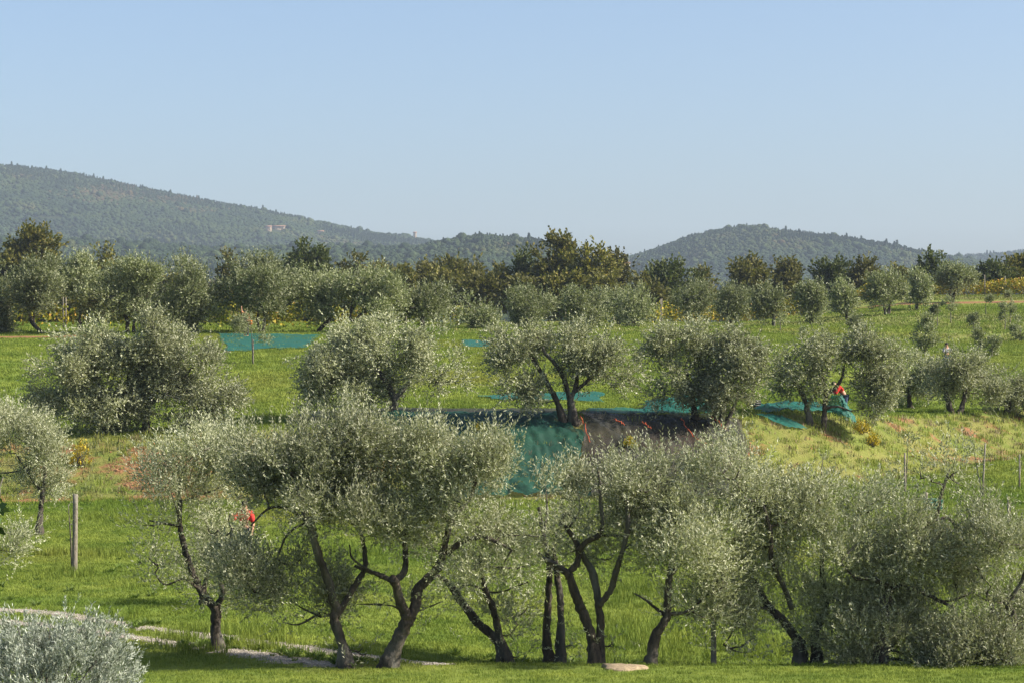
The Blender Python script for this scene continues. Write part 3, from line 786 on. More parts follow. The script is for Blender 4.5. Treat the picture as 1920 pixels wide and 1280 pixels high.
FG = 'gnarled olive trees in the front row'
def front():
    olive('slim olive with a charred-looking black trunk and left-leaning limb beside gravel track', 43.2,
      [[(408, 1222, 12), (404, 1175, 11), (405, 1135, 12)], [(405, 1140, 11), (378, 1108, 9), (358, 1065, 8), (345, 1020, 8), (337, 985, 7), (338, 945, 6), (335, 915, 4), (345, 880, 3)],
       [(408, 1135, 9), (418, 1108, 7), (412, 1085, 5), (428, 1040, 4), (435, 990, 3)], [(375, 1105, 4), (345, 1085, 3), (310, 1095, 2), (290, 1075, 2)], [(340, 985, 4), (315, 982, 3), (280, 975, 2)]],
      [(385, 850, 85, 60), (425, 860, 58, 48), (325, 870, 42, 55), (350, 825, 55, 40, .6), (300, 945, 40, 28, 0, .6), (305, 1030, 42, 28, 0, .6), (400, 900, 70, 50, -.3, .9), (385, 1070, 50, 34, 0, .7), (430, 1020, 45, 38, 0, .6), (475, 1075, 45, 40, .3, .7), (385, 960, 42, 36, .5, .5)], 101, FG)
    olive('olive with slender bent trunk and sunlit bark, left of the forked thick trunk', 40.9,
      [[(652, 1258, 16), (642, 1210, 14), (628, 1165, 13), (632, 1135, 12)], [(632, 1140, 11), (612, 1080, 10), (597, 1040, 9), (583, 985, 9), (572, 960, 8), (560, 925, 5), (540, 870, 3)],
       [(630, 1155, 9), (655, 1115, 8), (672, 1085, 8), (685, 1060, 7), (680, 1010, 5), (665, 940, 4), (650, 870, 3)], [(583, 985, 5), (545, 955, 4), (505, 952, 3), (470, 985, 2)], [(578, 975, 4), (540, 1000, 3), (520, 1045, 2)]],
      [(500, 830, 92, 60), (600, 800, 105, 45), (680, 800, 75, 45), (540, 895, 100, 60), (640, 880, 85, 70), (490, 875, 55, 34, .5, .8), (520, 1010, 75, 55), (600, 975, 62, 60, .8), (470, 1060, 58, 52, 0, .9), (555, 1070, 70, 45, .5, .8), (415, 1035, 42, 34, .3, .6), (560, 1110, 60, 38, .6, .5), (600, 1040, 80, 50, .7, .6), (555, 950, 56, 45, -.3, .9), (490, 1050, 60, 45, -.4, .8), (680, 960, 55, 60, -.4), (610, 1110, 40, 30, .5, .25), (680, 1190, 22, 40, 0, .15)], 102, FG)
    olive('olive with thick dark forked trunk shaped like a Y, at the edge of the lawn', 40.9,
      [[(728, 1258, 18), (740, 1215, 17), (755, 1180, 16), (768, 1150, 17)], [(765, 1158, 13), (750, 1125, 11), (742, 1095, 11), (735, 1085, 11)], [(738, 1090, 7), (715, 1078, 6), (690, 1070, 5), (665, 1060, 3)],
       [(738, 1090, 9), (758, 1070, 8), (760, 1035, 7), (757, 1010, 7), (745, 960, 6), (722, 930, 4), (710, 890, 3)], [(768, 1158, 14), (780, 1130, 13), (783, 1105, 13), (800, 1085, 12), (824, 1060, 11), (833, 1025, 9), (842, 990, 8), (856, 950, 7)],
       [(856, 962, 6), (882, 930, 6), (893, 885, 5), (900, 840, 3)], [(838, 1038, 7), (865, 1015, 7), (900, 1005, 5), (930, 1015, 4), (960, 1030, 2)], [(845, 985, 4), (805, 930, 3), (790, 890, 2)], [(730, 1088, 4), (665, 1050, 3), (655, 1020, 2)]],
      [(760, 820, 75, 50), (850, 830, 85, 52), (930, 858, 75, 48), (985, 890, 42, 44), (1000, 950, 36, 40, 0, .7), (900, 915, 100, 50), (800, 905, 82, 60), (730, 955, 62, 52), (820, 985, 75, 36, .5, .55), (945, 980, 55, 36, 0, .45), (680, 1010, 48, 42, 0, .6), (740, 870, 75, 60, .6), (700, 1110, 45, 34, .4, .3), (800, 1090, 40, 34, .5, .3), (860, 1035, 85, 36, .3, .4), (965, 1010, 65, 40, .2, .5), (1010, 970, 40, 40, .2, .5), (650, 940, 60, 60, .3, .8)], 103, FG)
    olive('low olive leaning sharply left with weeds round its foot, behind the forked trunk', 43.4,
      [[(955, 1222, 15), (935, 1198, 13)], [(940, 1203, 13), (900, 1170, 11), (870, 1135, 10), (853, 1108, 9), (835, 1088, 6), (815, 1075, 4)], [(938, 1200, 10), (928, 1150, 9), (915, 1120, 8), (905, 1085, 6), (900, 1040, 4)], [(853, 1108, 4), (880, 1095, 3), (930, 1110, 2), (990, 1090, 2)]],
      [(880, 1055, 65, 32, 0, .35), (965, 1085, 48, 36, 0, .4), (910, 1010, 65, 36, .4, .5), (960, 1185, 20, 36, 0, .4), (935, 1130, 38, 38, 0, .35)], 104, FG)
    olive('twin-stemmed straight olive with two thin parallel trunks and basal shoots', 43.3,
      [[(1030, 1225, 10), (1026, 1170, 9), (1029, 1110, 8), (1030, 1060, 7), (1020, 1005, 6), (1010, 950, 4)], [(1052, 1222, 10), (1052, 1160, 8), (1050, 1110, 8), (1042, 1060, 7), (1040, 1020, 6), (1060, 960, 4)]],
      [(1030, 975, 45, 36, 0, .8), (1085, 955, 45, 40, .5, .8), (1070, 1010, 48, 32, 0, .5), (1068, 1165, 26, 42, 0, .35)], 105, FG)
    olive('olive with crossing limbs and one tall upright black branch, right of the twin stems', 41.8,
      [[(1118, 1240, 15), (1110, 1200, 13), (1095, 1155, 13), (1085, 1130, 12), (1072, 1090, 11), (1062, 1070, 10)], [(1065, 1074, 8), (1045, 1060, 7), (1022, 1048, 6), (1008, 1035, 4)], [(1066, 1072, 8), (1082, 1055, 8), (1085, 1030, 8), (1078, 1010, 7), (1060, 985, 4)],
       [(1085, 1032, 7), (1100, 1015, 6), (1122, 1003, 6), (1130, 980, 5), (1126, 930, 4), (1122, 880, 3)], [(1122, 1238, 11), (1126, 1180, 10), (1120, 1120, 10), (1112, 1075, 9), (1095, 1045, 7), (1086, 1022, 5)], [(1124, 1135, 8), (1145, 1105, 8), (1155, 1070, 8), (1165, 1040, 6), (1177, 990, 6), (1176, 940, 4), (1185, 880, 3)], [(1125, 1003, 4), (1150, 1003, 3), (1176, 1004, 3)]],
      [(1130, 868, 42, 38), (1190, 868, 65, 48), (1240, 890, 46, 50), (1155, 925, 85, 44), (1200, 980, 75, 34, 0, .55), (1100, 960, 55, 34, 0, .6), (1142, 1185, 16, 46, 0, .2), (1190, 1030, 75, 32, .2, .35), (1110, 1010, 50, 30, .3, .4)], 106, FG)
    olive('olive with a slanting grey trunk and broken dead branch, beside a short stake', 41.6,
      [[(1218, 1242, 12), (1230, 1195, 11), (1248, 1160, 10), (1252, 1120, 9), (1255, 1075, 8), (1268, 1020, 6), (1275, 960, 4)], [(1248, 1155, 5), (1228, 1138, 4), (1208, 1122, 3), (1190, 1112, 2)], [(1250, 1150, 5), (1290, 1145, 4), (1320, 1120, 3)], [(1255, 1080, 6), (1285, 1040, 5), (1310, 990, 3)]],
      [(1275, 922, 62, 54), (1320, 970, 64, 52), (1340, 1020, 60, 50), (1270, 1010, 64, 52), (1310, 1060, 74, 44), (1250, 950, 52, 44), (1300, 1120, 60, 26, 0, .4), (1270, 1085, 70, 40, .3, .6), (1240, 1010, 40, 50, 0, .6)], 107, FG)
    olive('broad olive with a long left-reaching limb and thick dark foliage', 42.3,
      [[(1502, 1240, 15), (1500, 1200, 14)], [(1502, 1208, 12), (1470, 1165, 11), (1440, 1135, 10), (1420, 1100, 9), (1405, 1080, 8), (1395, 1040, 6), (1400, 1000, 4)], [(1535, 1240, 11), (1528, 1195, 11), (1535, 1170, 11), (1545, 1150, 10), (1548, 1120, 7), (1540, 1060, 5), (1550, 990, 4)],
       [(1485, 1140, 7), (1470, 1100, 7), (1455, 1070, 6), (1445, 1040, 6), (1445, 1000, 5), (1430, 940, 3)], [(1445, 1025, 5), (1410, 1025, 5), (1380, 1010, 4), (1350, 1020, 3)], [(1440, 1140, 4), (1405, 1138, 3), (1385, 1160, 2), (1370, 1190, 2)]],
      [(1385, 845, 52, 42), (1360, 900, 75, 52), (1440, 880, 64, 44), (1480, 930, 75, 52), (1380, 980, 84, 52), (1540, 940, 75, 52), (1600, 930, 54, 52), (1460, 1020, 75, 44), (1540, 1050, 84, 54), (1370, 1080, 54, 44, 0, .55), (1560, 1130, 75, 54), (1600, 1185, 75, 44), (1590, 1080, 60, 60), (1440, 950, 60, 50), (1420, 1180, 60, 36, 0, .14), (1330, 1110, 52, 34, .3, .4), (1590, 890, 28, 28), (1390, 1130, 75, 46, .3, .45), (1470, 1090, 75, 50, .4, .7), (1480, 1160, 70, 40, .4, .35)], 108, FG)
    olive('olive with one tall sprig rising above its dense dark crown', 41.9,
      [[(1650, 1245, 14), (1655, 1190, 13), (1660, 1140, 13), (1670, 1100, 12)], [(1665, 1112, 9), (1690, 1080, 9), (1715, 1050, 6), (1735, 990, 5), (1755, 970, 5), (1765, 925, 4), (1780, 880, 3)], [(1672, 1102, 7), (1640, 1085, 6), (1605, 1085, 4)], [(1680, 1095, 6), (1730, 1110, 5), (1790, 1140, 4)], [(1752, 975, 4), (1775, 970, 4), (1790, 985, 3), (1793, 1010, 2)]],
      [(1782, 828, 34, 36, 0, .8), (1798, 868, 28, 30, 0, .55), (1740, 860, 22, 26, 0, .5), (1690, 960, 64, 44), (1640, 1010, 75, 52), (1720, 1040, 84, 54), (1640, 1100, 75, 52), (1700, 1140, 92, 54), (1650, 1195, 92, 40), (1750, 1190, 85, 48), (1690, 1215, 90, 24), (1780, 1110, 70, 60), (1700, 1000, 60, 50)], 109, FG)
    olive('olive at the end of the front row, low boughs sweeping the lawn', 41.5,
      [[(1895, 1245, 13), (1893, 1200, 11), (1900, 1160, 10), (1885, 1120, 8)], [(1895, 1185, 7), (1870, 1160, 6), (1850, 1110, 4)], [(1890, 1130, 6), (1920, 1080, 5), (1930, 1030, 3)], [(1895, 1200, 5), (1850, 1215, 4), (1800, 1235, 3)]],
      [(1800, 1010, 64, 48), (1870, 985, 64, 52), (1935, 1010, 55, 54), (1830, 1090, 84, 54), (1915, 1090, 64, 64), (1820, 1170, 74, 44), (1905, 1175, 70, 50), (1845, 1215, 80, 24), (1780, 1215, 60, 24), (1900, 1050, 60, 50)], 110, FG)
    olive('small olive half hidden behind the slim black-trunked olive', 50.5,
      [[(378, 1140, 7), (383, 1100, 6), (395, 1050, 5), (410, 990, 3)]], [(400, 985, 30, 28, 0, .6), (380, 1020, 40, 34, 0, .5), (440, 1050, 44, 30, 0, .7)], 111, FG)
    olive('young olive with a straight dark trunk beyond the bare wooden post', 68.5,
      [[(72, 1004, 8), (76, 960, 7), (80, 920, 6), (85, 880, 4)], [(80, 925, 4), (55, 890, 3), (30, 850, 2)]],
      [(60, 830, 55, 50), (15, 790, 52, 40), (88, 855, 32, 36), (45, 900, 50, 34), (85, 905, 34, 28, 0, .6), (5, 860, 40, 40)], 112, FG, per_m2=2100, L=.09, W=.028, rs=1.02, shift=4)
    olive('silvery olive bough cut by the photo edge, left of the wooden post', 55,
      [[(-45, 1080, 7), (-42, 1040, 6), (-35, 1000, 4)]], [(-20, 990, 52, 34), (-55, 960, 50, 40)], 113, FG, per_m2=2300, L=.08, W=.024)
front()

SG = 'old olive trees along the top of the bank'
SK = dict(per_m2=1050, clus=.62, K=10, L=.105, W=.056, ell=.44, curve=-.12, lump=.06, branch_r=.013, silver=.27, group=SG, rs=1.02, shift=16, spread=.37, rxm=1.22, up=.25, hole=.14, hf=.6, hollow=.3)
def second():
    def so_(label, base, limbs, lobes, seed, lo=80, hi=125):
        kw = dict(SK)
        if seed == 204: kw.update(rs=.96, rxm=1.12, shift=10, spread=.38)
        elif seed >= 209: kw.update(rs=1.2, rxm=1.35, shift=10)
        elif seed == 208: kw.update(rs=1.02, rxm=1.14, shift=-2)
        elif seed > 204: kw.update(rs=1.04, rxm=1.22, shift=6)
        Y = Yat(base[0], base[1], lo, hi); olive(label, Y, limbs, lobes, seed, **kw)
    so_('wide dark olive on the bank behind the yellow bush', (195, 812),
      [[(195, 815, 9), (200, 780, 8), (190, 740, 6), (180, 700, 4)], [(199, 782, 6), (235, 740, 4), (240, 690, 3)]],
      [(125, 680, 68, 60), (200, 660, 74, 55), (105, 715, 54, 44), (200, 730, 74, 50), (245, 690, 52, 52), (165, 625, 62, 32), (160, 760, 60, 34)], 201)
    so_('bushy grey olive on the bank with bowed trunk, right of the wide dark olive', (274, 810),
      [[(272, 812, 8), (275, 770, 7), (290, 730, 6), (300, 690, 4)], [(280, 760, 5), (330, 720, 4), (360, 690, 3)]],
      [(320, 645, 64, 48), (370, 680, 52, 52), (300, 710, 64, 48), (370, 725, 50, 40), (270, 640, 52, 40), (400, 720, 32, 38), (250, 765, 60, 30), (330, 760, 60, 30)], 202)
    so_('dome-shaped olive on the bank, foliage almost to the ground, trunk hidden', (735, 776),
      [[(735, 778, 9), (738, 750, 8), (720, 710, 6), (690, 670, 4)], [(738, 752, 7), (770, 710, 5), (790, 660, 3)]],
      [(620, 660, 68, 52), (690, 640, 74, 48), (760, 650, 64, 52), (820, 690, 44, 54), (760, 710, 74, 40), (660, 712, 84, 40), (600, 690, 48, 44), (725, 612, 54, 26)], 203)
    so_('olive with three bare diverging limbs and a split crown above the green net', (1075, 794),
      [[(1078, 797, 9), (1072, 765, 9), (1068, 740, 8)], [(1060, 792, 7), (1045, 755, 7), (1030, 725, 6), (1010, 690, 5), (990, 660, 5), (985, 650, 4)], [(1069, 746, 6), (1055, 705, 5), (1040, 680, 5), (1022, 662, 4), (1018, 650, 3)], [(1071, 748, 6), (1080, 720, 5), (1083, 690, 4), (1085, 660, 3)], [(1076, 735, 5), (1105, 710, 4), (1130, 680, 3)]],
      [(962, 640, 40, 40), (957, 700, 40, 50), (990, 722, 32, 36), (1000, 622, 36, 22), (1075, 660, 44, 30), (1122, 665, 54, 34), (1160, 690, 36, 40), (1112, 700, 54, 30), (1150, 732, 36, 22, 0, .5), (1120, 632, 50, 24), (1050, 625, 40, 20, .5, .7)], 204)
    so_('olive with one bent pale trunk standing in heaped teal net', (1305, 790),
      [[(1305, 793, 6), (1300, 760, 6), (1296, 735, 5), (1285, 690, 4)]], [(1250, 690, 40, 44), (1270, 648, 44, 34), (1240, 730, 30, 30), (1300, 700, 36, 40), (1290, 628, 46, 20)], 205)
    so_('multi-stemmed olive with orange net edging round its foot', (1345, 803),
      [[(1345, 806, 6), (1355, 770, 5), (1372, 730, 5), (1390, 690, 3)], [(1340, 803, 5), (1338, 760, 4), (1335, 700, 3)], [(1352, 805, 5), (1375, 765, 4), (1385, 735, 3)]],
      [(1340, 660, 54, 38), (1400, 680, 44, 48), (1370, 722, 50, 44), (1432, 700, 28, 40), (1338, 740, 30, 30), (1380, 635, 50, 22)], 206)
    so_('thin olive bending left over the folded teal net', (1520, 795),
      [[(1520, 797, 6), (1512, 760, 6), (1500, 730, 5), (1480, 705, 4), (1462, 690, 3)]], [(1490, 668, 40, 34), (1522, 700, 40, 36), (1468, 700, 26, 26), (1505, 645, 40, 20)], 207)
    so_('dark-trunked olive beside the person in red', (1544, 806),
      [[(1543, 808, 6), (1546, 770, 6), (1548, 735, 6), (1540, 700, 4)], [(1548, 740, 5), (1575, 715, 4), (1583, 685, 3)], [(1546, 765, 4), (1570, 762, 3), (1595, 770, 2)]],
      [(1555, 664, 44, 30), (1622, 680, 50, 40), (1652, 722, 40, 36), (1640, 735, 42, 34), (1672, 680, 30, 36), (1610, 648, 50, 22)], 208)
    so_('small grey olive on the bank between two larger ones, right of the person in red', (1708, 766),
      [[(1708, 768, 5), (1705, 740, 4), (1712, 700, 3)]], [(1710, 690, 32, 34), (1742, 708, 26, 36), (1692, 730, 26, 26)], 209, 85, 130)
    so_('olive with two splayed dark trunks on the bank, person in grey behind', (1790, 774),
      [[(1785, 776, 5), (1775, 740, 5), (1772, 710, 4)], [(1797, 775, 5), (1808, 745, 5), (1812, 710, 3)]], [(1780, 700, 32, 30), (1830, 700, 36, 36), (1850, 732, 22, 30), (1802, 680, 30, 24)], 210, 85, 130)
    so_('round low olive at the far end of the bank row', (1890, 778),
      [[(1888, 780, 5), (1892, 750, 4), (1885, 720, 3)]], [(1890, 715, 32, 30), (1928, 725, 28, 36), (1880, 745, 22, 22), (1960, 730, 30, 36)], 211, 85, 130)
second()

def auto_tree(label, px, Y, x0, x1, yt, yb, seed, group, cat='olive tree', name='olive_tree', mat='olive_far', nl=7, stems=1, lean=0,
              clus=.8, K=7, L=.19, W=.075, ell=.5, per_m2=320, trunk_r=.13, bark='bark', up=.5, silver=.25, hollow=.4, curl=.2):
    r = np.random.default_rng(seed); k = Y / F
    base = gpt(px, Y); root = empty(name, tuple(base)); tag(root, label, cat, group)
    cx = ((x0 + x1) / 2 - 960) * k; zt = CZ + (640 - yt) * k; zb = CZ + (640 - yb) * k
    hw = (x1 - x0) / 2 * k * 1.10; hh = (zt - zb) / 2; cz = (zt + zb) / 2
    gt = Geo(); nodes = []
    for s in range(max(stems, 1)):
        a = base + np.array([(s - (stems - 1) / 2) * .25, r.normal(0, .08), -.12])
        for m in range(2 if stems > 1 else 3):
            tx = cx + hw * r.uniform(-.55, .55) + (s - (stems - 1) / 2) * hw * .5; ty = Y + hw * r.uniform(-.5, .5)
            b = np.array([tx, ty, cz + hh * r.uniform(0, .5)])
            f = base + np.array([lean * k * 25 + (s - (stems - 1) / 2) * .5, 0, max(.9, (zb - base[2]) * .75 + .45)])
            f = f + r.normal(0, .05, 3)
            pts = catmull([a, (a + f) / 2 + r.normal(0, .06, 3), f, (f + b) / 2 + r.normal(0, .12, 3), b], 4)
            tube(gt, pts, np.linspace(trunk_r * (1 if m == 0 else .8), trunk_r * .22, len(pts)), 7, .08, r=r)
            nodes += list(pts[6:])
    lobes = []
    for i in range(nl):
        f = r.uniform(.42, .6); th = r.random() * 6.28; q = r.uniform(.15, 1) * (1 - f)
        zz = r.uniform(-1, 1) * (1 - f) * 1.05
        wz = math.sqrt(max(.15, 1 - (zz * .9) ** 2))
        lobes.append((np.array([cx + math.cos(th) * q * hw * 1.1 * wz, Y + math.sin(th) * q * hw, cz + zz * hh]), (hw * f, hw * f, hh * f * 1.02), 1.0))
    lobes.append((np.array([cx, Y, zt - hh * .42]), (hw * .55, hw * .55, hh * .4), .9))
    gl = Geo()
    crown_and_branches(gl, gt, lobes, nodes, r, per_m2 * 6.0 / nl, clus, K, L, W, ell, silver, up, .018, hollow=hollow)
    link('trunk', gt.mesh('trunk', base, True), M[bark], root)
    link('crown', gl.mesh('crown', base), M[mat], root)
    return root
TG = 'tall olive trees on the upper terrace'
RG = 'olive trees in the far field'
def third():
    A = [
     (-5, 150, -50, 30, 500, 625, 1, 0, 'tall olive cut by the photo edge above the orange soil'),
     (85, 148, 20, 115, 490, 600, 1, -1, 'tall olive with a pale trunk leaning left above the orange soil'),
     (150, 152, 100, 195, 478, 605, 1, 0, 'tall full olive on the upper terrace below the golden oak'),
     (245, 149, 172, 310, 488, 600, 2, 0, 'tall olive with two dark forking stems on the upper terrace'),
     (365, 150, 298, 420, 480, 605, 1, 0, 'tall silvery olive on the upper terrace left of the fruit picker'),
     (490, 151, 415, 565, 482, 600, 2, 0, 'broad tall olive behind the fruit picker with the orange bucket'),
     (592, 153, 558, 650, 515, 600, 1, 1, 'narrow olive just right of the fruit picker, dark trunk'),
     (690, 152, 622, 752, 505, 595, 2, -1, 'spreading olive with pale crooked trunk behind the domed bank olive'),
     (792, 155, 740, 836, 515, 600, 1, 0, 'rounded olive with a shaded underside at the terrace edge'),
     (886, 165, 855, 926, 550, 622, 1, 0, 'small upright olive beside the little teal net'),
     (985, 172, 934, 1030, 545, 620, 2, 0, 'olive in front of the brown thicket, left of the vines'),
     (1080, 176, 1034, 1128, 545, 622, 2, 0, 'bushy olive amid yellowing vines below the tall green tree'),
     (1160, 182, 1130, 1185, 548, 605, 1, 0, 'slim grey olive tucked behind the lollipop-shaped olive'),
     (1190, 172, 1148, 1222, 545, 612, 1, 0, 'lollipop-shaped olive on a clean dark trunk'),
     (1292, 190, 1252, 1338, 536, 602, 1, 0, 'wide olive before the dark green oak, vines behind')]
    for i, (px, Y, x0, x1, yt, yb, st, ln, lab) in enumerate(A):
        g = (x1 - x0) * (.15 if i < 9 else .06)
        auto_tree(lab, px, Y, x0 - g, x1 + g, yt, yb + (8 if i < 9 else 0), 300 + i, TG, stems=st, lean=ln, nl=int(6 + i * 7 % 5))
    B = [
     (1371, 609, 1336, 1412, 540, 598, 1, 'olive at the near end of the field row, vines behind'),
     (1450, 614, 1410, 1472, 536, 600, 1, 'olive with a thick pale trunk in the field row'),
     (1521, 609, 1490, 1552, 530, 603, 1, 'olive with foliage hanging low like a skirt in the field row'),
     (1588, 601, 1560, 1614, 526, 600, 1, 'tall oval olive with hidden trunk in the field row'),
     (1662, 591, 1615, 1694, 514, 578, 2, 'wide olive with two slanting trunks in the field row'),
     (1720, 582, 1690, 1752, 512, 572, 1, 'dark rounded olive beside the soil track'),
     (1786, 568, 1755, 1828, 500, 548, 2, 'open olive at the top of the field row by golden vines')]
    for i, (px, py, x0, x1, yt, yb, st, lab) in enumerate(B):
        auto_tree(lab, px, Yat(px, py, 120, 260), x0, x1, yt, yb, 340 + i, RG, stems=st, L=.22, W=.085, clus=.85, per_m2=460)
third()

OG = 'autumn oaks and thicket trees behind the grove'
def oaks():
    T = [ # px, Y, ytop, ybot, width, kind, label
     (12, 300, 470, 590, 75, 'oak_brown', 'rusty oak cut by the photo edge behind the olives'),
     (60, 295, 430, 580, 125, 'oak_gold', 'big golden green oak rising left above the olives'),
     (128, 300, 478, 590, 60, 'oak_gold', 'small golden tree leaning on the big golden oak'),
     (204, 292, 468, 585, 38, 'oak_gold', 'narrow golden tree top between two olives'),
     (185, 310, 495, 590, 90, 'oak_brown', 'rusty brown low tree behind the forked tall olive'),
     (268, 310, 502, 590, 70, 'oak_brown', 'brown tree top peeping over the forked tall olive'),
     (430, 305, 488, 590, 62, 'oak_brown', 'dull brown tree behind the silvery tall olives'),
     (580, 296, 455, 575, 105, 'oak_green', 'dark airy oak standing above the fruit picker'),
     (655, 300, 478, 585, 74, 'oak_brown', 'brown bushy tree right of the dark airy oak'),
     (712, 306, 492, 590, 74, 'oak_brown', 'low brown tree, second right of the dark airy oak'),
     (762, 300, 498, 590, 66, 'oak_gold', 'golden brown shrubby tree above the rounded terrace olive'),
     (808, 304, 490, 590, 74, 'oak_brown', 'brown wispy tree left of the pair of thin spires'),
     (850, 296, 480, 585, 58, 'oak_brown', 'thin brown tree with a pointed top in the thicket'),
     (892, 300, 488, 590, 74, 'oak_brown', 'russet thicket tree above the small upright olive'),
     (938, 298, 500, 590, 80, 'oak_gold', 'golden thicket tree beside the dark shaded oak'),
     (982, 300, 470, 590, 84, 'oak_green', 'dark shaded oak, left shoulder of the tall green tree'),
     (1045, 296, 442, 585, 88, 'oak_gold', 'tallest green gold tree with a pointed crown'),
     (1108, 292, 464, 585, 112, 'oak_gold', 'wide golden brown oak, right shoulder of the tallest tree'),
     (1156, 300, 478, 590, 56, 'oak_brown', 'brown oak edge sloping down from the tallest group'),
     (1200, 304, 500, 590, 66, 'oak_brown', 'small brown tree left of the dark green oak'),
     (1262, 290, 484, 585, 98, 'oak_green', 'solid dark green oak in mid picture, right of the gap'),
     (1322, 304, 506, 590, 64, 'oak_brown', 'brown low oak right of the dark green oak'),
     (1402, 292, 484, 575, 86, 'oak_brown', 'dark brown oak with ragged flat top, first of the field edge oaks'),
     (1478, 296, 496, 575, 78, 'oak_brown', 'dark brown rounded oak, second of the field edge oaks'),
     (1552, 296, 492, 575, 78, 'oak_green', 'olive brown oak, third of the field edge oaks'),
     (1620, 300, 494, 575, 80, 'oak_brown', 'reddish brown oak, fourth of the field edge oaks'),
     (1690, 306, 506, 570, 46, 'oak_brown', 'faint thin brown tree behind the wide two-trunk olive'),
     (1746, 290, 486, 560, 58, 'oak_green', 'lone open-branched oak above the dark rounded olive'),
     (1872, 286, 498, 550, 62, 'oak_green', 'dark oak behind the golden vine rows'),
     (1916, 290, 484, 550, 66, 'oak_gold', 'taller green oak cut by the photo edge behind the vines'),
     (1866, 305, 508, 560, 50, 'oak_green', 'low dark bush left of the oak behind the vines'),
     (900, 262, 520, 600, 84, 'oak_brown', 'low russet bush in front of the thicket, near small olive'),
     (975, 262, 525, 605, 84, 'oak_brown', 'low russet bush below the dark shaded oak'),
     (1052, 262, 512, 600, 84, 'oak_gold', 'low golden bush below the tallest tree'),
     (1125, 260, 520, 600, 84, 'oak_brown', 'low russet bush below the wide golden oak'),
     (1222, 262, 530, 600, 64, 'oak_brown', 'low brown bush below the dark green oak'),
     (840, 265, 512, 600, 84, 'oak_brown', 'low brown bush above the little teal net'),
     (620, 300, 505, 590, 84, 'oak_brown', 'low brown bush under the dark airy oak'),
     (520, 306, 500, 590, 84, 'oak_green', 'low dull green bush left of the dark airy oak'),
     (20, 250, 545, 640, 110, 'oak_gold', 'low golden bush under the olive cut by the photo edge'),
     (120, 252, 552, 640, 110, 'oak_brown', 'low russet bush seen under the tall full olive'),
     (225, 250, 556, 640, 110, 'oak_gold', 'low golden bush seen between the forked stems'),
     (330, 252, 552, 640, 110, 'oak_green', 'low green bush seen under the silvery tall olive'),
     (440, 250, 556, 640, 110, 'oak_gold', 'low golden bush just left of the fruit picker'),
     (545, 252, 550, 640, 100, 'oak_brown', 'low russet bush just right of the fruit picker'),
     (660, 250, 556, 640, 120, 'oak_gold', 'low golden bush behind the crooked spreading olive'),
     (765, 250, 552, 640, 110, 'oak_brown', 'low russet bush behind the rounded terrace olive'),
     (345, 310, 508, 590, 90, 'oak_brown', 'low brown bush glimpsed between tall silvery olives')]
    for i, (px, Y, yt, yb, wd, kd, lab) in enumerate(T):
        auto_tree(lab, px, Y, px - wd / 2, px + wd / 2, yt, yb, 400 + i, OG, cat='oak tree' if 'bush' not in lab else 'bush', name='oak_tree' if 'bush' not in lab else 'thicket_bush',
                  mat=kd, nl=9, clus=1.25, K=6, L=.46, W=.30, ell=.8, per_m2=70, trunk_r=.22, bark='bark_grey', up=.35, silver=.22, hollow=.3)
oaks()

# ------------------------------------------------------------------ saplings, stakes
def sapling(label, px, base_py, cr, stake=None, lo=60, hi=260, seed=0, dens=1.0, group='young olive saplings in the grass', trunk_w=.035, per=700, L=.10, W=.035, Y=None):
    """cr: crown lobes (px,py,rx,ry)"""
    r = np.random.default_rng(seed)
    Y = Y or Yat(px, base_py, lo, hi); k = Y / F
    base = gpt(px, Y); root = empty('olive_sapling', tuple(base)); tag(root, label, 'sapling', group)
    g = Geo(); top = P(cr[0][0], cr[0][1] - cr[0][3] * .3, Y)
    pts = catmull([base + [0, 0, -.1], base + (top - base) * .5 + np.append(r.normal(0, .03, 2), 0), top], 5)
    tube(g, pts, np.linspace(trunk_w, .010, len(pts)), 6, .05, r=r)
    gl = Geo()
    lobes = [(P(a, b, Y), (c * k, c * k, d * k), dens) for a, b, c, d in cr]
    crown_and_branches(gl, g, lobes, list(pts[5:]), r, per, .3, 7, L, W, .22, .28, .4, .006)
    link('trunk', g.mesh('trunk', base, True), M['bark_grey'], root); link('crown', gl.mesh('crown', base), M['olive_far'], root)
    if stake:
        gs = Geo(); b = base + [stake[1], -.05, -.15]
        tube(gs, [b, b + [0, 0, .4 * stake[0]], b + [stake[2] if len(stake) > 2 else 0, 0, stake[0] + .15]], [.04, .038, .035], 7, .04, r=r)
        link('stake', gs.mesh('stake', base, True), M['wood'], root)
    return root
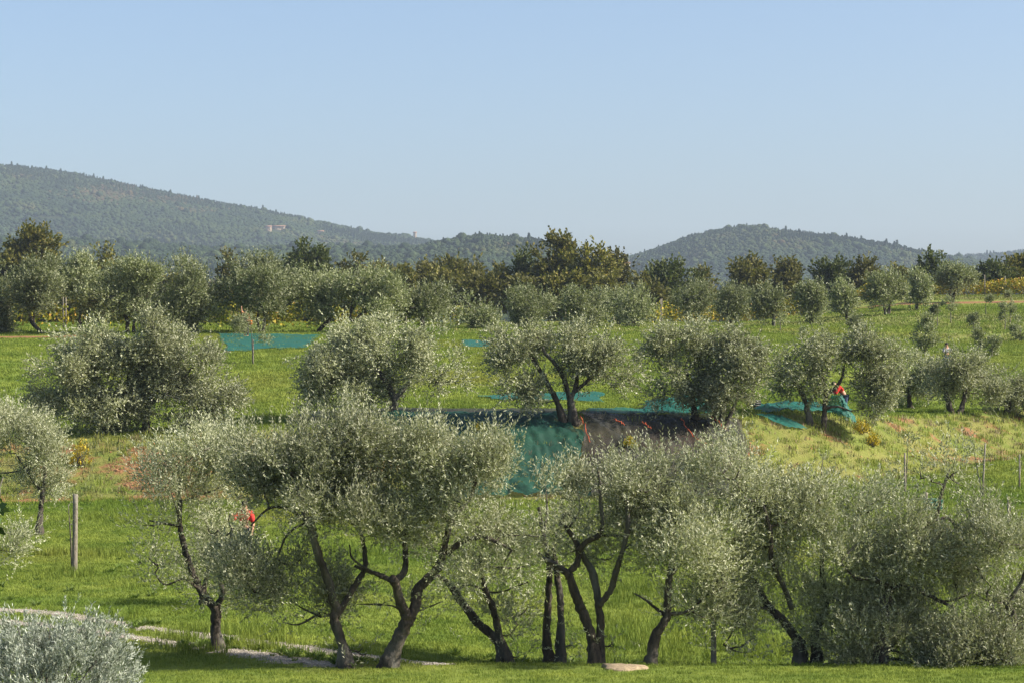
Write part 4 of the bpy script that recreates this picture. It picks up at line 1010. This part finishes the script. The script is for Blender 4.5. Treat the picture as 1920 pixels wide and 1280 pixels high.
def saplings():
    sapling('staked sapling with drooping umbrella crown before the long teal net', 474, 682, [(470, 608, 34, 18), (445, 622, 16, 12), (497, 628, 10, 22)], (1.3, .02), seed=1, lo=95, per=900)
    D = [ (1758, 613, (1758, 581, 9, 8), 'thin sapling with grey ball crown, in front of the soil track'),
          (1783, 606, (1782, 571, 9, 9), 'white-stemmed sapling below the open field olive'),
          (1849, 592, (1849, 565, 8, 6), 'dark-headed sapling on a pale stem alone in the field'),
          (1896, 568, (1896, 551, 7, 5), 'tiny round sapling nearest the golden vines'),
          (1884, 619, (1884, 585, 9, 8), 'tall thin sapling, front one of the close pair'),
          (1894, 608, (1894, 576, 8, 7), 'tall thin sapling, rear one of the close pair'),
          (1826, 617, (1826, 603, 10, 7), 'squat sapling with wide crown in the middle of the field'),
          (1834, 660, (1833, 627, 14, 12), 'sapling with fuller green crown at the lower field'),
          (1735, 668, (1736, 625, 18, 26), 'bushy cone-shaped young olive above the bank row'),
          (1860, 668, (1861, 646, 15, 14), 'low round young olive right of the person in grey'),
          (1912, 640, (1912, 622, 14, 14), 'round young olive cut by the photo edge'),
          (1608, 630, (1601, 607, 15, 9), 'sapling beside a thick short stake in mid field'),
          (1503, 645, (1503, 623, 8, 6), 'tiny wispy sapling left of the short-staked one'),
          (1463, 622, (1463, 598, 7, 8), 'tiny sapling beside the pale-trunked olive'),
          (1033, 662, (1033, 634, 8, 8), 'spindly sapling behind the split-crown olive'),
          (1203, 690, (1203, 665, 8, 10), 'spindly sapling between the two net-side olives')]
    for i, (px, py, c, lab) in enumerate(D):
        st = (1.0, .1) if 'stake' in lab and 'short-staked' not in lab else None
        sapling(lab, px, py, [(c[0], c[1], c[2] * 1.25, c[3] * 1.25)], st, seed=20 + i, lo=100, per=1700, L=.13, W=.055, trunk_w=.045)
    sapling('sparse young olive tied to a dark stake on the lower lawn', 1697, 922, [(1702, 838, 24, 22)], (1.55, -.02), seed=50, lo=60, hi=100, dens=.5)
    sapling('young olive with one bent bare branch, tied to a stake near the bank', 1843, 932, [(1826, 848, 22, 18), (1845, 850, 14, 14)], (2.1, .0, .08), seed=51, lo=60, hi=100, dens=.35)
    sapling('nearly bare staked sapling cut by the photo edge on the lower lawn', 1911, 914, [(1916, 866, 12, 14)], (1.35, 0), seed=52, lo=60, hi=100, dens=.3)
    sapling('staked sapling with wide bare side twigs, nearest the front row', 1890, 988, [(1896, 945, 24, 14)], (1.0, 0), seed=53, lo=55, hi=100, dens=.22)
    sapling('faint sapling at the foot of the bank below the yellow weeds', 1541, 905, [(1543, 862, 20, 16)], None, seed=54, lo=60, hi=100, dens=.5)
    sapling('leafy thin young olive growing behind the bare wooden post', 136, 1060, [(128, 955, 40, 30), (150, 985, 22, 18)], None, seed=55, lo=50, hi=66, dens=.35, per=1200, L=.07, W=.018, Y=58.4)
saplings()
def post(label, px, base_py, h, r0, lo, hi, tilt=0.0, seed=0, cat='post', Y=None):
    r = np.random.default_rng(seed); Y = Y or Yat(px, base_py, lo, hi); b = gpt(px, Y)
    g = Geo(); z = np.linspace(-.2, h, 9)
    pts = np.stack([b[0] + tilt * z, b[1] + 0 * z, b[2] + z], -1)
    tube(g, pts, np.linspace(r0 * 1.08, r0 * .92, 9), 10, .035, r=r)
    o = link('wooden_post', g.mesh('wooden_post', b, True), M['wood']); o.location = tuple(b)
    return tag(o, label, cat)
post('bare weathered wooden post standing alone on the lower lawn', 140, 1070, 2.02, .07, 50, 66, .01, 1)
post('short grey stake under the front crowns, right of the dead branch', 1338, 1238, .95, .055, 0, 0, .0, 2, Y=42.4)
post('short dark post beside the green crate', 1735, 955, .62, .07, 60, 95, .05, 3)

# ------------------------------------------------------------------ vineyard rows
def vine_row(label, p0, p1, seed, h=2.15, gold=.5, per=125):
    r = np.random.default_rng(seed); a = gpt(*p0); b = gpt(*p1)
    Ln = np.linalg.norm((b - a)[:2]); root = empty('vine_row', tuple(a)); tag(root, label, 'vine row', 'rows of yellowing vines')
    n = int(Ln * per); t = r.random(n); x = a[0] + (b[0] - a[0]) * t; y = a[1] + (b[1] - a[1]) * t
    hm = h * (.80 + .35 * fbm(t * Ln * .5 + seed, 0 * t, 2) * 2)
    z = .25 + (hm - .25) * r.random(n) ** .75
    y = y + r.normal(0, .22, n); x = x + r.normal(0, .1, n)
    p = np.stack([x, y, ground(x, y) + z], -1)
    d = unit(r.normal(0, 1, (n, 3)) + [0, 0, -.3]); g = Geo()
    sh = np.clip(r.normal(gold, .2, n) + .5 * fbm(t * Ln * .35 + 3 * seed, 0 * t, 2), 0, 1)
    leaves(g, p, d, r.uniform(.18, .34, n), r.uniform(.14, .26, n), sh, r)
    link('foliage', g.mesh('foliage', a), M['vine'], root)
    m = max(2, int(Ln / 5.5))
    for i in range(m + 1):
        q = a + (b - a) * i / m; q = np.array([q[0], q[1] - .28, gz(q[0], q[1])])
        gs = Geo(); tube(gs, [q + [0, 0, -.15], q + [0, 0, .9], q + [r.normal(0, .03), 0, h * 1.12]], [.06, .055, .05], 6, .03, r=r)
        link('post', gs.mesh('post', a, True), M['wood'], root)
vine_row('golden vine row at the top of the field, front row', (1590, 243), (1975, 240), 1, gold=.68)
vine_row('golden vine row at the top of the field, behind the front row', (1600, 249), (1980, 246), 2, gold=.6, h=1.95)
vine_row('yellow green vine row behind the field olives, front row', (1238, 216), (1500, 219), 3, gold=.56)
vine_row('yellow green vine row behind the field olives, second row', (1230, 228), (1520, 231), 4, gold=.5, h=1.9)
vine_row('green vine row behind the tall olives right of the fruit picker', (470, 161), (900, 170), 5, gold=.36, h=2.1)
vine_row('green and gold vine row behind the forked tall olive', (120, 160), (455, 161), 6, gold=.42, h=2.1)
vine_row('green vine row behind the leaning pale-trunked olive', (-90, 158), (125, 160), 8, gold=.4, h=2.1)
vine_row('vine row beside the lollipop-shaped olive', (1060, 203), (1240, 208), 7, gold=.38)

# ------------------------------------------------------------------ bushes, lavender, weeds
def bush(name, label, cat, c, rad, mat, seed, n, L, W, K=8, ell=.2, up=.7, group=None, stems=True, clumps=0):
    r = np.random.default_rng(seed); base = np.array([c[0], c[1], gz(c[0], c[1])])
    root = empty(name, tuple(base)); tag(root, label, cat, group)
    g = Geo(); gs = Geo()
    u = unit(r.normal(0, 1, (n, 3))); u[:, 2] = np.abs(u[:, 2])
    lump = .78 + .45 * vnoise(u[:, 0] * 3 + seed, u[:, 1] * 3 + u[:, 2] * 2)
    o = base + u * np.asarray(rad) * (lump * r.uniform(.55, 1, n) ** .5)[:, None]
    d = unit(u * .8 + [0, 0, up] + r.normal(0, .3, (n, 3)))
    if clumps:
        ci = r.integers(0, clumps, n); cu = unit(r.normal(0, 1, (clumps, 3))); cu[:, 2] = np.abs(cu[:, 2]); cu = unit(cu + [0, 0, -.05])
        cl = .80 + .36 * vnoise(cu[:, 0] * 3 + seed, cu[:, 1] * 3 + cu[:, 2] * 2) + r.normal(0, .04, clumps)
        u = cu[ci]; o = base + u * np.asarray(rad) * (cl[ci] * r.uniform(.72, 1, n))[:, None] + r.normal(0, .045, (n, 3))
        d = unit(u * .8 + [0, 0, up] + r.normal(0, .38, (n, 3)))
    o = o - d * ell * .6; o[:, 2] = np.maximum(o[:, 2], base[2] + .02)
    twigs(g, o, d, ell * r.uniform(.6, 1.25, n), K, L, W, r, .35, .6, .1)
    for i in range(0, n, max(1, n // 60)):
        tube(gs, catmull([base + u[i] * [.1, .1, -.05], base + (o[i] - base) * .5 + [0, 0, .03], o[i]], 3), np.linspace(.012, .004, 7), 4, 0, cap=False)
    link('foliage', g.mesh('foliage', base), M[mat], root); link('stems', gs.mesh('stems', base), M['bark_grey'], root)
bx, by = (92 - 960) * 20 / F, 20.0
bush('lavender_bush', 'rounded silvery lavender bush close by, lower left corner', 'lavender', (bx, by), (.90, .84, 1.08), 'lavender', 61, 6600, .042, .0085, K=10, ell=.09, up=.35, clumps=260)
def ybush(label, px, py, w, h, seed, mat='yellow'):
    b = hit(px, py, 60, 130); k = b[1] / F
    bush('yellow_shrub', label, 'shrub', (b[0], b[1]), (w * k / 2, w * k / 2, h * k), mat, seed, 90, .09, .05, K=6, ell=.22, group='yellow shrubs on the bank')
ybush('bright yellow broom-like bush on the bank near the young olive', 150, 872, 40, 46, 71)
ybush('yellow weeds on the bank right of the person in red, upper clump', 1614, 812, 34, 22, 72)
ybush('yellow weeds on the bank right of the person in red, lower clump', 1636, 836, 30, 20, 73)
ybush('amber plant poking through the green net', 900, 812, 24, 16, 74, 'vine')
ybush('amber weeds poking through the black net', 1182, 842, 24, 20, 75, 'vine')
def side_shrub():
    r = np.random.default_rng(81); Y = 15.0; c = P(-45, 930, Y); base = np.array([c[0], Y, gz(c[0], Y)])
    root = empty('leafy_shrub', tuple(base)); tag(root, 'dark broad-leaved sprig poking in at the left photo edge', 'shrub')
    g = Geo(); gs = Geo()
    for i in range(9):
        e = P(r.uniform(-70, 12), r.uniform(850, 960), Y + r.uniform(-.2, .2))
        pts = catmull([base + r.normal(0, .06, 3) * [1, 1, 0] + [0, 0, -.05], (base + e) / 2 + r.normal(0, .06, 3) + [-.12, 0, 0], e], 8)
        tube(gs, pts, np.linspace(.014, .004, len(pts)), 5)
        q = pts[5:]; q = np.repeat(q, 3, 0); n = len(q)
        d = unit(r.normal(0, 1, (n, 3)) + [.3, 0, -.4]); leaves(g, q, d, r.uniform(.06, .10, n), r.uniform(.04, .065, n), np.clip(r.normal(.5, .25, n), 0, 1), r)
    link('foliage', g.mesh('foliage', base), M['dark_leaf'], root); link('stems', gs.mesh('stems', base, True), M['bark_grey'], root)
side_shrub()
def flat_stone():
    r = np.random.default_rng(82); c = hit(1170, 1253, 38, 46); n = 18; a = np.arange(n) / n * 6.283
    rad = 1 + .22 * r.normal(0, 1, n).cumsum() * 0 + .16 * np.sin(3 * a + 1) + .08 * r.normal(0, 1, n)
    ring = np.stack([np.cos(a) * .42 * rad, np.sin(a) * .34 * rad, 0 * a], -1)
    V = np.vstack([ring * 1.03 + [0, 0, -.06], ring + [0, 0, .03], ring * .9 + [0, 0, .055], ring * .45 + [0, 0, .07], [[0, 0, .072]]]); Q = []
    V[n * 2:, 2] += r.normal(0, .008, len(V) - n * 2)
    for b in range(3): Q += [[b * n + j, b * n + (j + 1) % n, b * n + n + (j + 1) % n, b * n + n + j] for j in range(n)]
    T = [[3 * n + j, 3 * n + (j + 1) % n, 4 * n] for j in range(n)]
    o = link('flat_stone', mesh_np('flat_stone', V, Q, T), plain('sandstone', (.28, .215, .135), .95, .4, 18)); o.location = tuple(c)
    tag(o, 'flat pale sandstone slab lying in the lawn edge', 'stone')
flat_stone()

# ------------------------------------------------------------------ harvest nets
NG = 'olive harvest nets spread on the grass'
def net(label, quad, mat, seed, amp=.05, dz=.05, nu=46, nv=20, lo=60, hi=170, wl=1.6, hump=0.0, edge=None, along=False):
    r = np.random.default_rng(seed)
    c = [hit(a, b, lo, hi) for a, b in quad]   # TL TR BR BL
    u = np.linspace(0, 1, nu); v = np.linspace(0, 1, nv); Uu, Vv = np.meshgrid(u, v)
    e = .09 * fbm(Uu * 5 + seed, Vv * 7, 3)
    w4 = [(1 - Uu) * (1 - Vv), Uu * (1 - Vv), Uu * Vv, (1 - Uu) * Vv]
    X = sum(w * p[0] for w, p in zip(w4, c)); Y = sum(w * p[1] for w, p in zip(w4, c))
    wd = np.linalg.norm(c[0][:2] - c[1][:2]); ht = np.linalg.norm(c[0][:2] - c[3][:2])
    X = X + e * wd * 1.2; Y = Y + .10 * fbm(Uu * 7 + seed * 3, Vv * 5, 2) * ht
    n1 = fbm((X * .9 + Y * .55) * wl + seed, (Y * .9 - X * .55) * wl * .45, 3)
    n2 = fbm(X * wl * 2.4 + seed, Y * wl * 1.1, 3)
    bump = amp * (np.abs(n1) * 2.4 + np.abs(n2) * 1.3)
    Z = ground(X, Y) + dz + bump + hump * np.sin(np.pi * Uu) * np.sin(np.pi * Vv) * (.7 + 1.2 * n1)
    base = np.array([X.mean(), Y.mean(), gz(X.mean(), Y.mean())])
    V = np.stack([X, Y, Z], -1).reshape(-1, 3) - base
    i = np.arange(nv - 1)[:, None] * nu; j = np.arange(nu - 1)[None]
    Q = np.stack([i + j, i + nu + j, i + nu + j + 1, i + j + 1], -1).reshape(-1, 4)
    root = empty('harvest_net', tuple(base)); tag(root, label, 'net', NG)
    link('netting', mesh_np('netting', V, Q, None, None, True), M[mat], root)
    for k, pl in enumerate(edge or []):
        q = np.array([hit(a, b, lo, hi) for a, b in pl]); q = catmull(q, 6); g = Geo()
        q[:, 2] += dz + amp * 1.6 + .03; q += r.normal(0, .03, q.shape)
        tube(g, q, .012 + .010 * r.random(len(q)), 5, .3, r=r)
        link('edge_band', g.mesh('edge_band', base), M['orange'], root)
    return root
net('long flat teal net behind the umbrella-crowned sapling', [(405, 626), (600, 629), (575, 652), (420, 660)], 'net_teal', 1, .05, lo=95, nu=60)
net('small teal net beside the small upright olive', [(866, 638), (922, 640), (918, 652), (868, 651)], 'net_teal', 2, .05, lo=95)
net('narrow teal net strip in the grass behind the split-crown olive', [(888, 744), (1128, 738), (1132, 756), (932, 751)], 'net_teal', 3, .07, lo=88, wl=1.1)
net('big green net draped down the bank below the split-crown olive', [(700, 776), (1080, 792), (1106, 930), (800, 938)], 'net_green', 4, .20, .06, nu=110, nv=70, lo=75, hi=98, wl=1.3)
net('dark net strip along the bank top behind the front crowns', [(555, 773), (1065, 769), (1065, 788), (570, 790)], 'net_black', 5, .06, .05, nu=90, nv=10, lo=80, hi=100)
net('black net with orange edging spread over the bank', [(1090, 780), (1385, 791), (1450, 935), (1104, 938)], 'net_black', 6, .22, .07, nu=110, nv=70, lo=75, hi=104, wl=1.2,
    edge=[[(1086, 798), (1098, 822), (1106, 850)], [(1152, 806), (1162, 812), (1172, 819)], [(1202, 811), (1211, 816), (1220, 823)], [(1276, 803), (1284, 815), (1294, 832), (1310, 846), (1326, 853)], [(1332, 799), (1346, 810), (1362, 826)]])
net('bright teal net strip on the bank top left of the heaped net', [(1100, 769), (1262, 770), (1250, 779), (1105, 780)], 'net_teal', 7, .06, .10, lo=85, hi=100)
net('heaped teal net between the two net-side olives', [(1205, 758), (1350, 752), (1345, 778), (1215, 780)], 'net_teal', 8, .18, .08, lo=86, hi=106, wl=1.7, hump=.5, nu=60, nv=36)
net('folded teal net trailing behind the thin bending olive', [(1410, 762), (1600, 770), (1592, 786), (1425, 776)], 'net_teal', 9, .14, .05, lo=86, hi=108, wl=1.8, hump=.25, nu=60, nv=20)
net('smooth pale teal net tongue lying on the soil bank', [(1412, 780), (1462, 783), (1513, 808), (1478, 806)], 'net_teal', 10, .04, .12, lo=84, hi=106)

# ------------------------------------------------------------------ people
def skin_mesh(name, joints, edges, radii):
    me = bpy.data.meshes.new(name); keys = list(joints)
    idx = {k: i for i, k in enumerate(keys)}
    me.from_pydata([joints[k] for k in keys], [(idx[a], idx[b]) for a, b in edges], [])
    o = bpy.data.objects.new(name, me); COL.objects.link(o)
    sk = o.modifiers.new('s', 'SKIN'); sk.use_smooth_shade = True
    for k in keys:
        v = me.skin_vertices[0].data[idx[k]]; rr = radii[k]; v.radius = (rr, rr) if not isinstance(rr, tuple) else rr
        v.use_root = (k == keys[0])
    o.modifiers.new('d', 'SUBSURF').levels = 2; o.modifiers['d'].render_levels = 2
    dg = bpy.context.evaluated_depsgraph_get(); res = bpy.data.meshes.new_from_object(o.evaluated_get(dg))
    bpy.data.objects.remove(o); bpy.data.meshes.remove(me); res.name = name
    return res
SKIN = plain('skin', (.52, .28, .18), .6, .1)
def person(label, at, face, J, shirt, trousers, hair=(.03, .02, .015)):
    """J overrides joints in body space: x right, y forward, z up"""
    j = dict(pelvis=(0, 0, .95), waist=(0, 0, 1.08), chest=(0, 0, 1.30), neck=(0, 0, 1.47), head=(0, .02, 1.58), crown=(0, .01, 1.68),
             shl=(-.18, 0, 1.40), ell=(-.24, .02, 1.13), hal=(-.24, .10, .89), fl=(-.24, .13, .79), shr=(.18, 0, 1.40), elr=(.24, .02, 1.13), har=(.24, .10, .89), fr=(.24, .13, .79),
             hil=(-.10, 0, .90), knl=(-.12, .02, .50), anl=(-.12, -.02, .09), tol=(-.13, .15, .04), hir=(.10, 0, .90), knr=(.12, .02, .50), anr=(.12, -.02, .09), tor=(.13, .15, .04))
    j.update(J)
    R = dict(pelvis=.13, waist=.12, chest=(.16, .12), neck=.06, head=.095, crown=.07, shl=.065, ell=.045, hal=.032, fl=.03, shr=.065, elr=.045, har=.032, fr=.03,
             hil=.095, knl=.06, anl=.042, tol=.04, hir=.095, knr=.06, anr=.042, tor=.04)
    E = [('pelvis', 'waist'), ('waist', 'chest'), ('chest', 'neck'), ('neck', 'head'), ('head', 'crown'), ('chest', 'shl'), ('shl', 'ell'), ('ell', 'hal'), ('hal', 'fl'), ('chest', 'shr'), ('shr', 'elr'), ('elr', 'har'), ('har', 'fr'),
         ('pelvis', 'hil'), ('hil', 'knl'), ('knl', 'anl'), ('anl', 'tol'), ('pelvis', 'hir'), ('hir', 'knr'), ('knr', 'anr'), ('anr', 'tor')]
    root = empty('person', tuple(at)); root.rotation_euler = (0, 0, face); tag(root, label, 'person')
    b = link('body', skin_mesh('body', j, E, R), SKIN, root)
    def cloth(nm, keys, grow, mat):
        jj = {k: j[k] for k in keys}; ee = [e for e in E if e[0] in jj and e[1] in jj]
        rr = {k: (R[k] if not isinstance(R[k], tuple) else R[k][0]) + grow for k in keys}
        link(nm, skin_mesh(nm, jj, ee, rr), mat, root)
    cloth('shirt', ['waist', 'chest', 'shl', 'ell', 'shr', 'elr'], .028, shirt)
    cloth('trousers', ['pelvis', 'hil', 'knl', 'anl', 'hir', 'knr', 'anr'], .025, trousers)
    h = Vector(j['head']); c = Vector(j['crown']); d = (c - h).normalized()
    g = Geo(); ctr = np.array(h + d * .06) + np.array([0, -.02, 0]); th = np.linspace(0, 6.283, 12, endpoint=False)
    ph = np.linspace(.05, 1.7, 6); up = np.array(d); sx = np.array([1., 0, 0]); sy = unit(np.cross(up, sx))
    V = [ctr + .108 * (math.cos(a) * up + math.sin(a) * (math.cos(t) * sx + math.sin(t) * sy * 1.1)) for a in ph for t in th]
    Q = [[i * 12 + k, i * 12 + (k + 1) % 12, i * 12 + 12 + (k + 1) % 12, i * 12 + 12 + k] for i in range(5) for k in range(12)]
    g.add(np.array(V), Q); link('hair', g.mesh('hair', (0, 0, 0), True), plain('hair', hair, .7, .2), root)
    return root
red = plain('red_cloth', (.55, .03, .025), .8, .2, 12); blue = plain('blue_denim', (.04, .06, .12), .9, .2, 12); grey = plain('grey_cloth', (.22, .22, .24), .9, .2, 12)
dark = plain('dark_cloth', (.03, .03, .04), .9, .2, 12)
pr = gpt(1584, Yat(1584, 782, 85, 112))
person('person in red shirt bending to lift the teal net by the bank olive', pr, math.radians(100),
       dict(waist=(0, .08, 1.08), chest=(0, .26, 1.30), neck=(0, .38, 1.40), head=(0, .48, 1.46), crown=(0, .56, 1.50), shl=(-.17, .30, 1.34), ell=(-.20, .52, 1.02), hal=(-.12, .62, 1.10), fl=(-.08, .70, 1.12), shr=(.17, .30, 1.34), elr=(.2, .46, 1.08), har=(.14, .66, 1.08), fr=(.10, .74, 1.10)), red, blue)
def held_net():
    r = np.random.default_rng(5); top = pr + np.array([-.42, -.42, 1.00]); nu, nv = 28, 22; V = []
    base = pr + np.array([-.5, -.3, 0])
    for i in range(nv):
        t = i / (nv - 1)
        for k in range(nu):
            u = k / (nu - 1) - .5; a = u * 3.6
            w = .20 + (.60 * t ** 1.1)
            x = top[0] + math.sin(a) * w * 1.05 + .12 * t; y = top[1] - math.cos(a) * w * .55 + .25 * t
            fold = .05 * t * math.sin(k * 1.9) + .03 * r.normal()
            z0 = gz(x, y) + .04; z = top[2] * (1 - t ** .9) + z0 * t ** .9
            V.append([x + fold, y + fold * .6, max(z, z0) + .015 * r.normal()])
    V = np.array(V) - base
    Q = [[i * nu + k, i * nu + k + 1, (i + 1) * nu + k + 1, (i + 1) * nu + k] for i in range(nv - 1) for k in range(nu - 1)]
    root = empty('harvest_net', tuple(base)); tag(root, 'teal net hanging from the hands of the person in red', 'net', NG)
    link('netting', mesh_np('netting', V, Q, None, None, True), M['net_teal'], root)
held_net()
pa = gpt(462, 144.0)
person('fruit picker reaching up with one bare arm among the tall olives', pa, math.radians(150),
       dict(shr=(.18, .03, 1.44), elr=(.30, .10, 1.66), har=(.28, .16, 1.90), fr=(.27, .18, 2.0), chest=(0, .06, 1.30), neck=(0, .10, 1.47), head=(0, .13, 1.58), crown=(0, .13, 1.68)), plain('salmon_cloth', (.62, .24, .12), .8, .15, 10), dark)
def bucket():
    b = pa + np.array([.30, -.30, .78]); g = Geo(); n = 14; th = np.arange(n) / n * 6.283
    rings = [(0, .10), (.0, .115), (.26, .14), (.28, .15), (.26, .13), (.03, .105)]
    V = np.array([[q * math.cos(t), q * math.sin(t), z] for z, q in rings for t in th])
    Q = [[i * n + k, i * n + (k + 1) % n, i * n + n + (k + 1) % n, i * n + n + k] for i in range(5) for k in range(n)]
    me = mesh_np('picking_bucket', V, Q); root = empty('picking_bucket', tuple(b)); tag(root, 'orange picking bucket at the hip of the fruit picker', 'bucket')
    link('shell', me, plain('orange_plastic', (.75, .20, .03), .5, .08), root)
    g = Geo(); a = np.linspace(0, math.pi, 12); tube(g, np.stack([.14 * np.cos(a), 0 * a, .26 + .2 * np.sin(a)], -1), .012, 6); link('handle', g.mesh('handle'), dark, root)
bucket()
person('person in grey shirt standing behind the two-trunk bank olive', gpt(1775, 128.0), math.radians(200), dict(ell=(-.27, .10, 1.16), hal=(-.16, .30, 1.18), fl=(-.1, .38, 1.2), elr=(.27, .1, 1.16), har=(.16, .3, 1.18), fr=(.1, .38, 1.2)), grey, blue)
person('person in red jacket glimpsed through the front row foliage', gpt(459, 60.0), math.radians(170), dict(elr=(.3, .12, 1.2), har=(.26, .32, 1.36), fr=(.25, .40, 1.42)), red, dark)

# ------------------------------------------------------------------ crate, bin
def crate(label, px, py, sx, sy, h, mat, lo, hi, rz):
    b = hit(px, py, lo, hi); root = empty('picking_crate', tuple(b)); root.rotation_euler = (0, 0, rz); tag(root, label, 'crate')
    g = Geo(); boxg(g, (0, 0, .03), (sx, sy, .03)); link('floor_panel', g.mesh('floor_panel'), mat, root)
    for k in range(3):
        z = .05 + (k + .5) * (h - .04) / 3; hh = (h - .04) / 3 * .72
        for s in (-1, 1):
            g = Geo(); boxg(g, (0, s * sy / 2, z), (sx, .02, hh)); link('slat', g.mesh('slat'), mat, root)
            g = Geo(); boxg(g, (s * (sx / 2 + .003), 0, z), (.02, sy - .03, hh)); link('slat', g.mesh('slat'), mat, root)
    for a in (-1, 1):
        for c in (-1, 1):
            g = Geo(); boxg(g, (a * (sx / 2 - .02), c * (sy / 2 - .02), h / 2), (.035, .035, h)); link('corner_post', g.mesh('corner_post'), mat, root)
crate('green plastic picking crate on the lower lawn by a short post', 1749, 956, .55, .4, .42, plain('green_plastic', (.012, .09, .06), .6, .1), 60, 95, .3)
crate('black picking crate at the end of the folded teal net', 1414, 764, .5, .36, .34, plain('black_plastic', (.015, .015, .018), .5, .1), 86, 108, .2)

# ------------------------------------------------------------------ far houses
def house(label, pos, wd, dp, h, wall, roof, tower=False):
    root = empty('stone_house' if not tower else 'stone_tower', tuple(pos)); tag(root, label, 'house' if not tower else 'tower')
    g = Geo(); boxg(g, (0, 0, h / 2 - 3), (wd, dp, h + 6)); link('wall', g.mesh('wall'), wall, root)
    rh = h * (.28 if not tower else .12); e = .5
    V = [[-wd / 2 - e, -dp / 2 - e, h], [wd / 2 + e, -dp / 2 - e, h], [wd / 2 + e, dp / 2 + e, h], [-wd / 2 - e, dp / 2 + e, h], [-wd / 2 - e, 0, h + rh], [wd / 2 + e, 0, h + rh]]
    me = mesh_np('roof', V, [[0, 1, 5, 4], [2, 3, 4, 5], [0, 3, 2, 1]], [[0, 4, 3], [1, 2, 5]]); link('roof', me, roof, root)
    gl = plain('window_dark', (.03, .03, .04), .3, .1)
    n = max(1, int(wd / 3.5))
    for fl in range(max(1, int(h / 3))):
        for i in range(n):
            g = Geo(); boxg(g, (-wd / 2 + (i + .5) * wd / n, -dp / 2 - .02, 1.7 + fl * 3), (1.0, .12, 1.5)); link('window', g.mesh('window'), gl, root)
tan = plain('tan_stone', (.22, .17, .12), .9, .15, .6); white = plain('white_plaster', (.6, .57, .5), .9, .08, .6); tile = plain('terracotta', (.26, .14, .09), .9, .2, .8); tan2 = plain('ochre_plaster', (.27, .21, .15), .9, .1, .6)
HL = {'farm': ('long tan farmhouse with terracotta roof on the wooded hillside', 20, 9, 4.2, tan), 'barn': ('small tan barn left of the hillside farmhouse', 8, 7, 5, tan), 'barn2': ('low pale barn right of the hillside farmhouse', 10, 8, 4, tan),
      'tower': ('slim stone tower among trees on the ridge', 4.5, 4.5, 11, tan), 'white': ('white house in the gap between the hills', 15, 10, 8, white), 'tan': ('pale house half hidden right below the far hill', 14, 9, 5, tan2)}
for hp, h in zip(house_pos, HOUSES):
    lab, wd, dp, hh, wl = HL[h[5]]; house(lab, hp, wd, dp, hh, wl, tile, h[5] == 'tower')
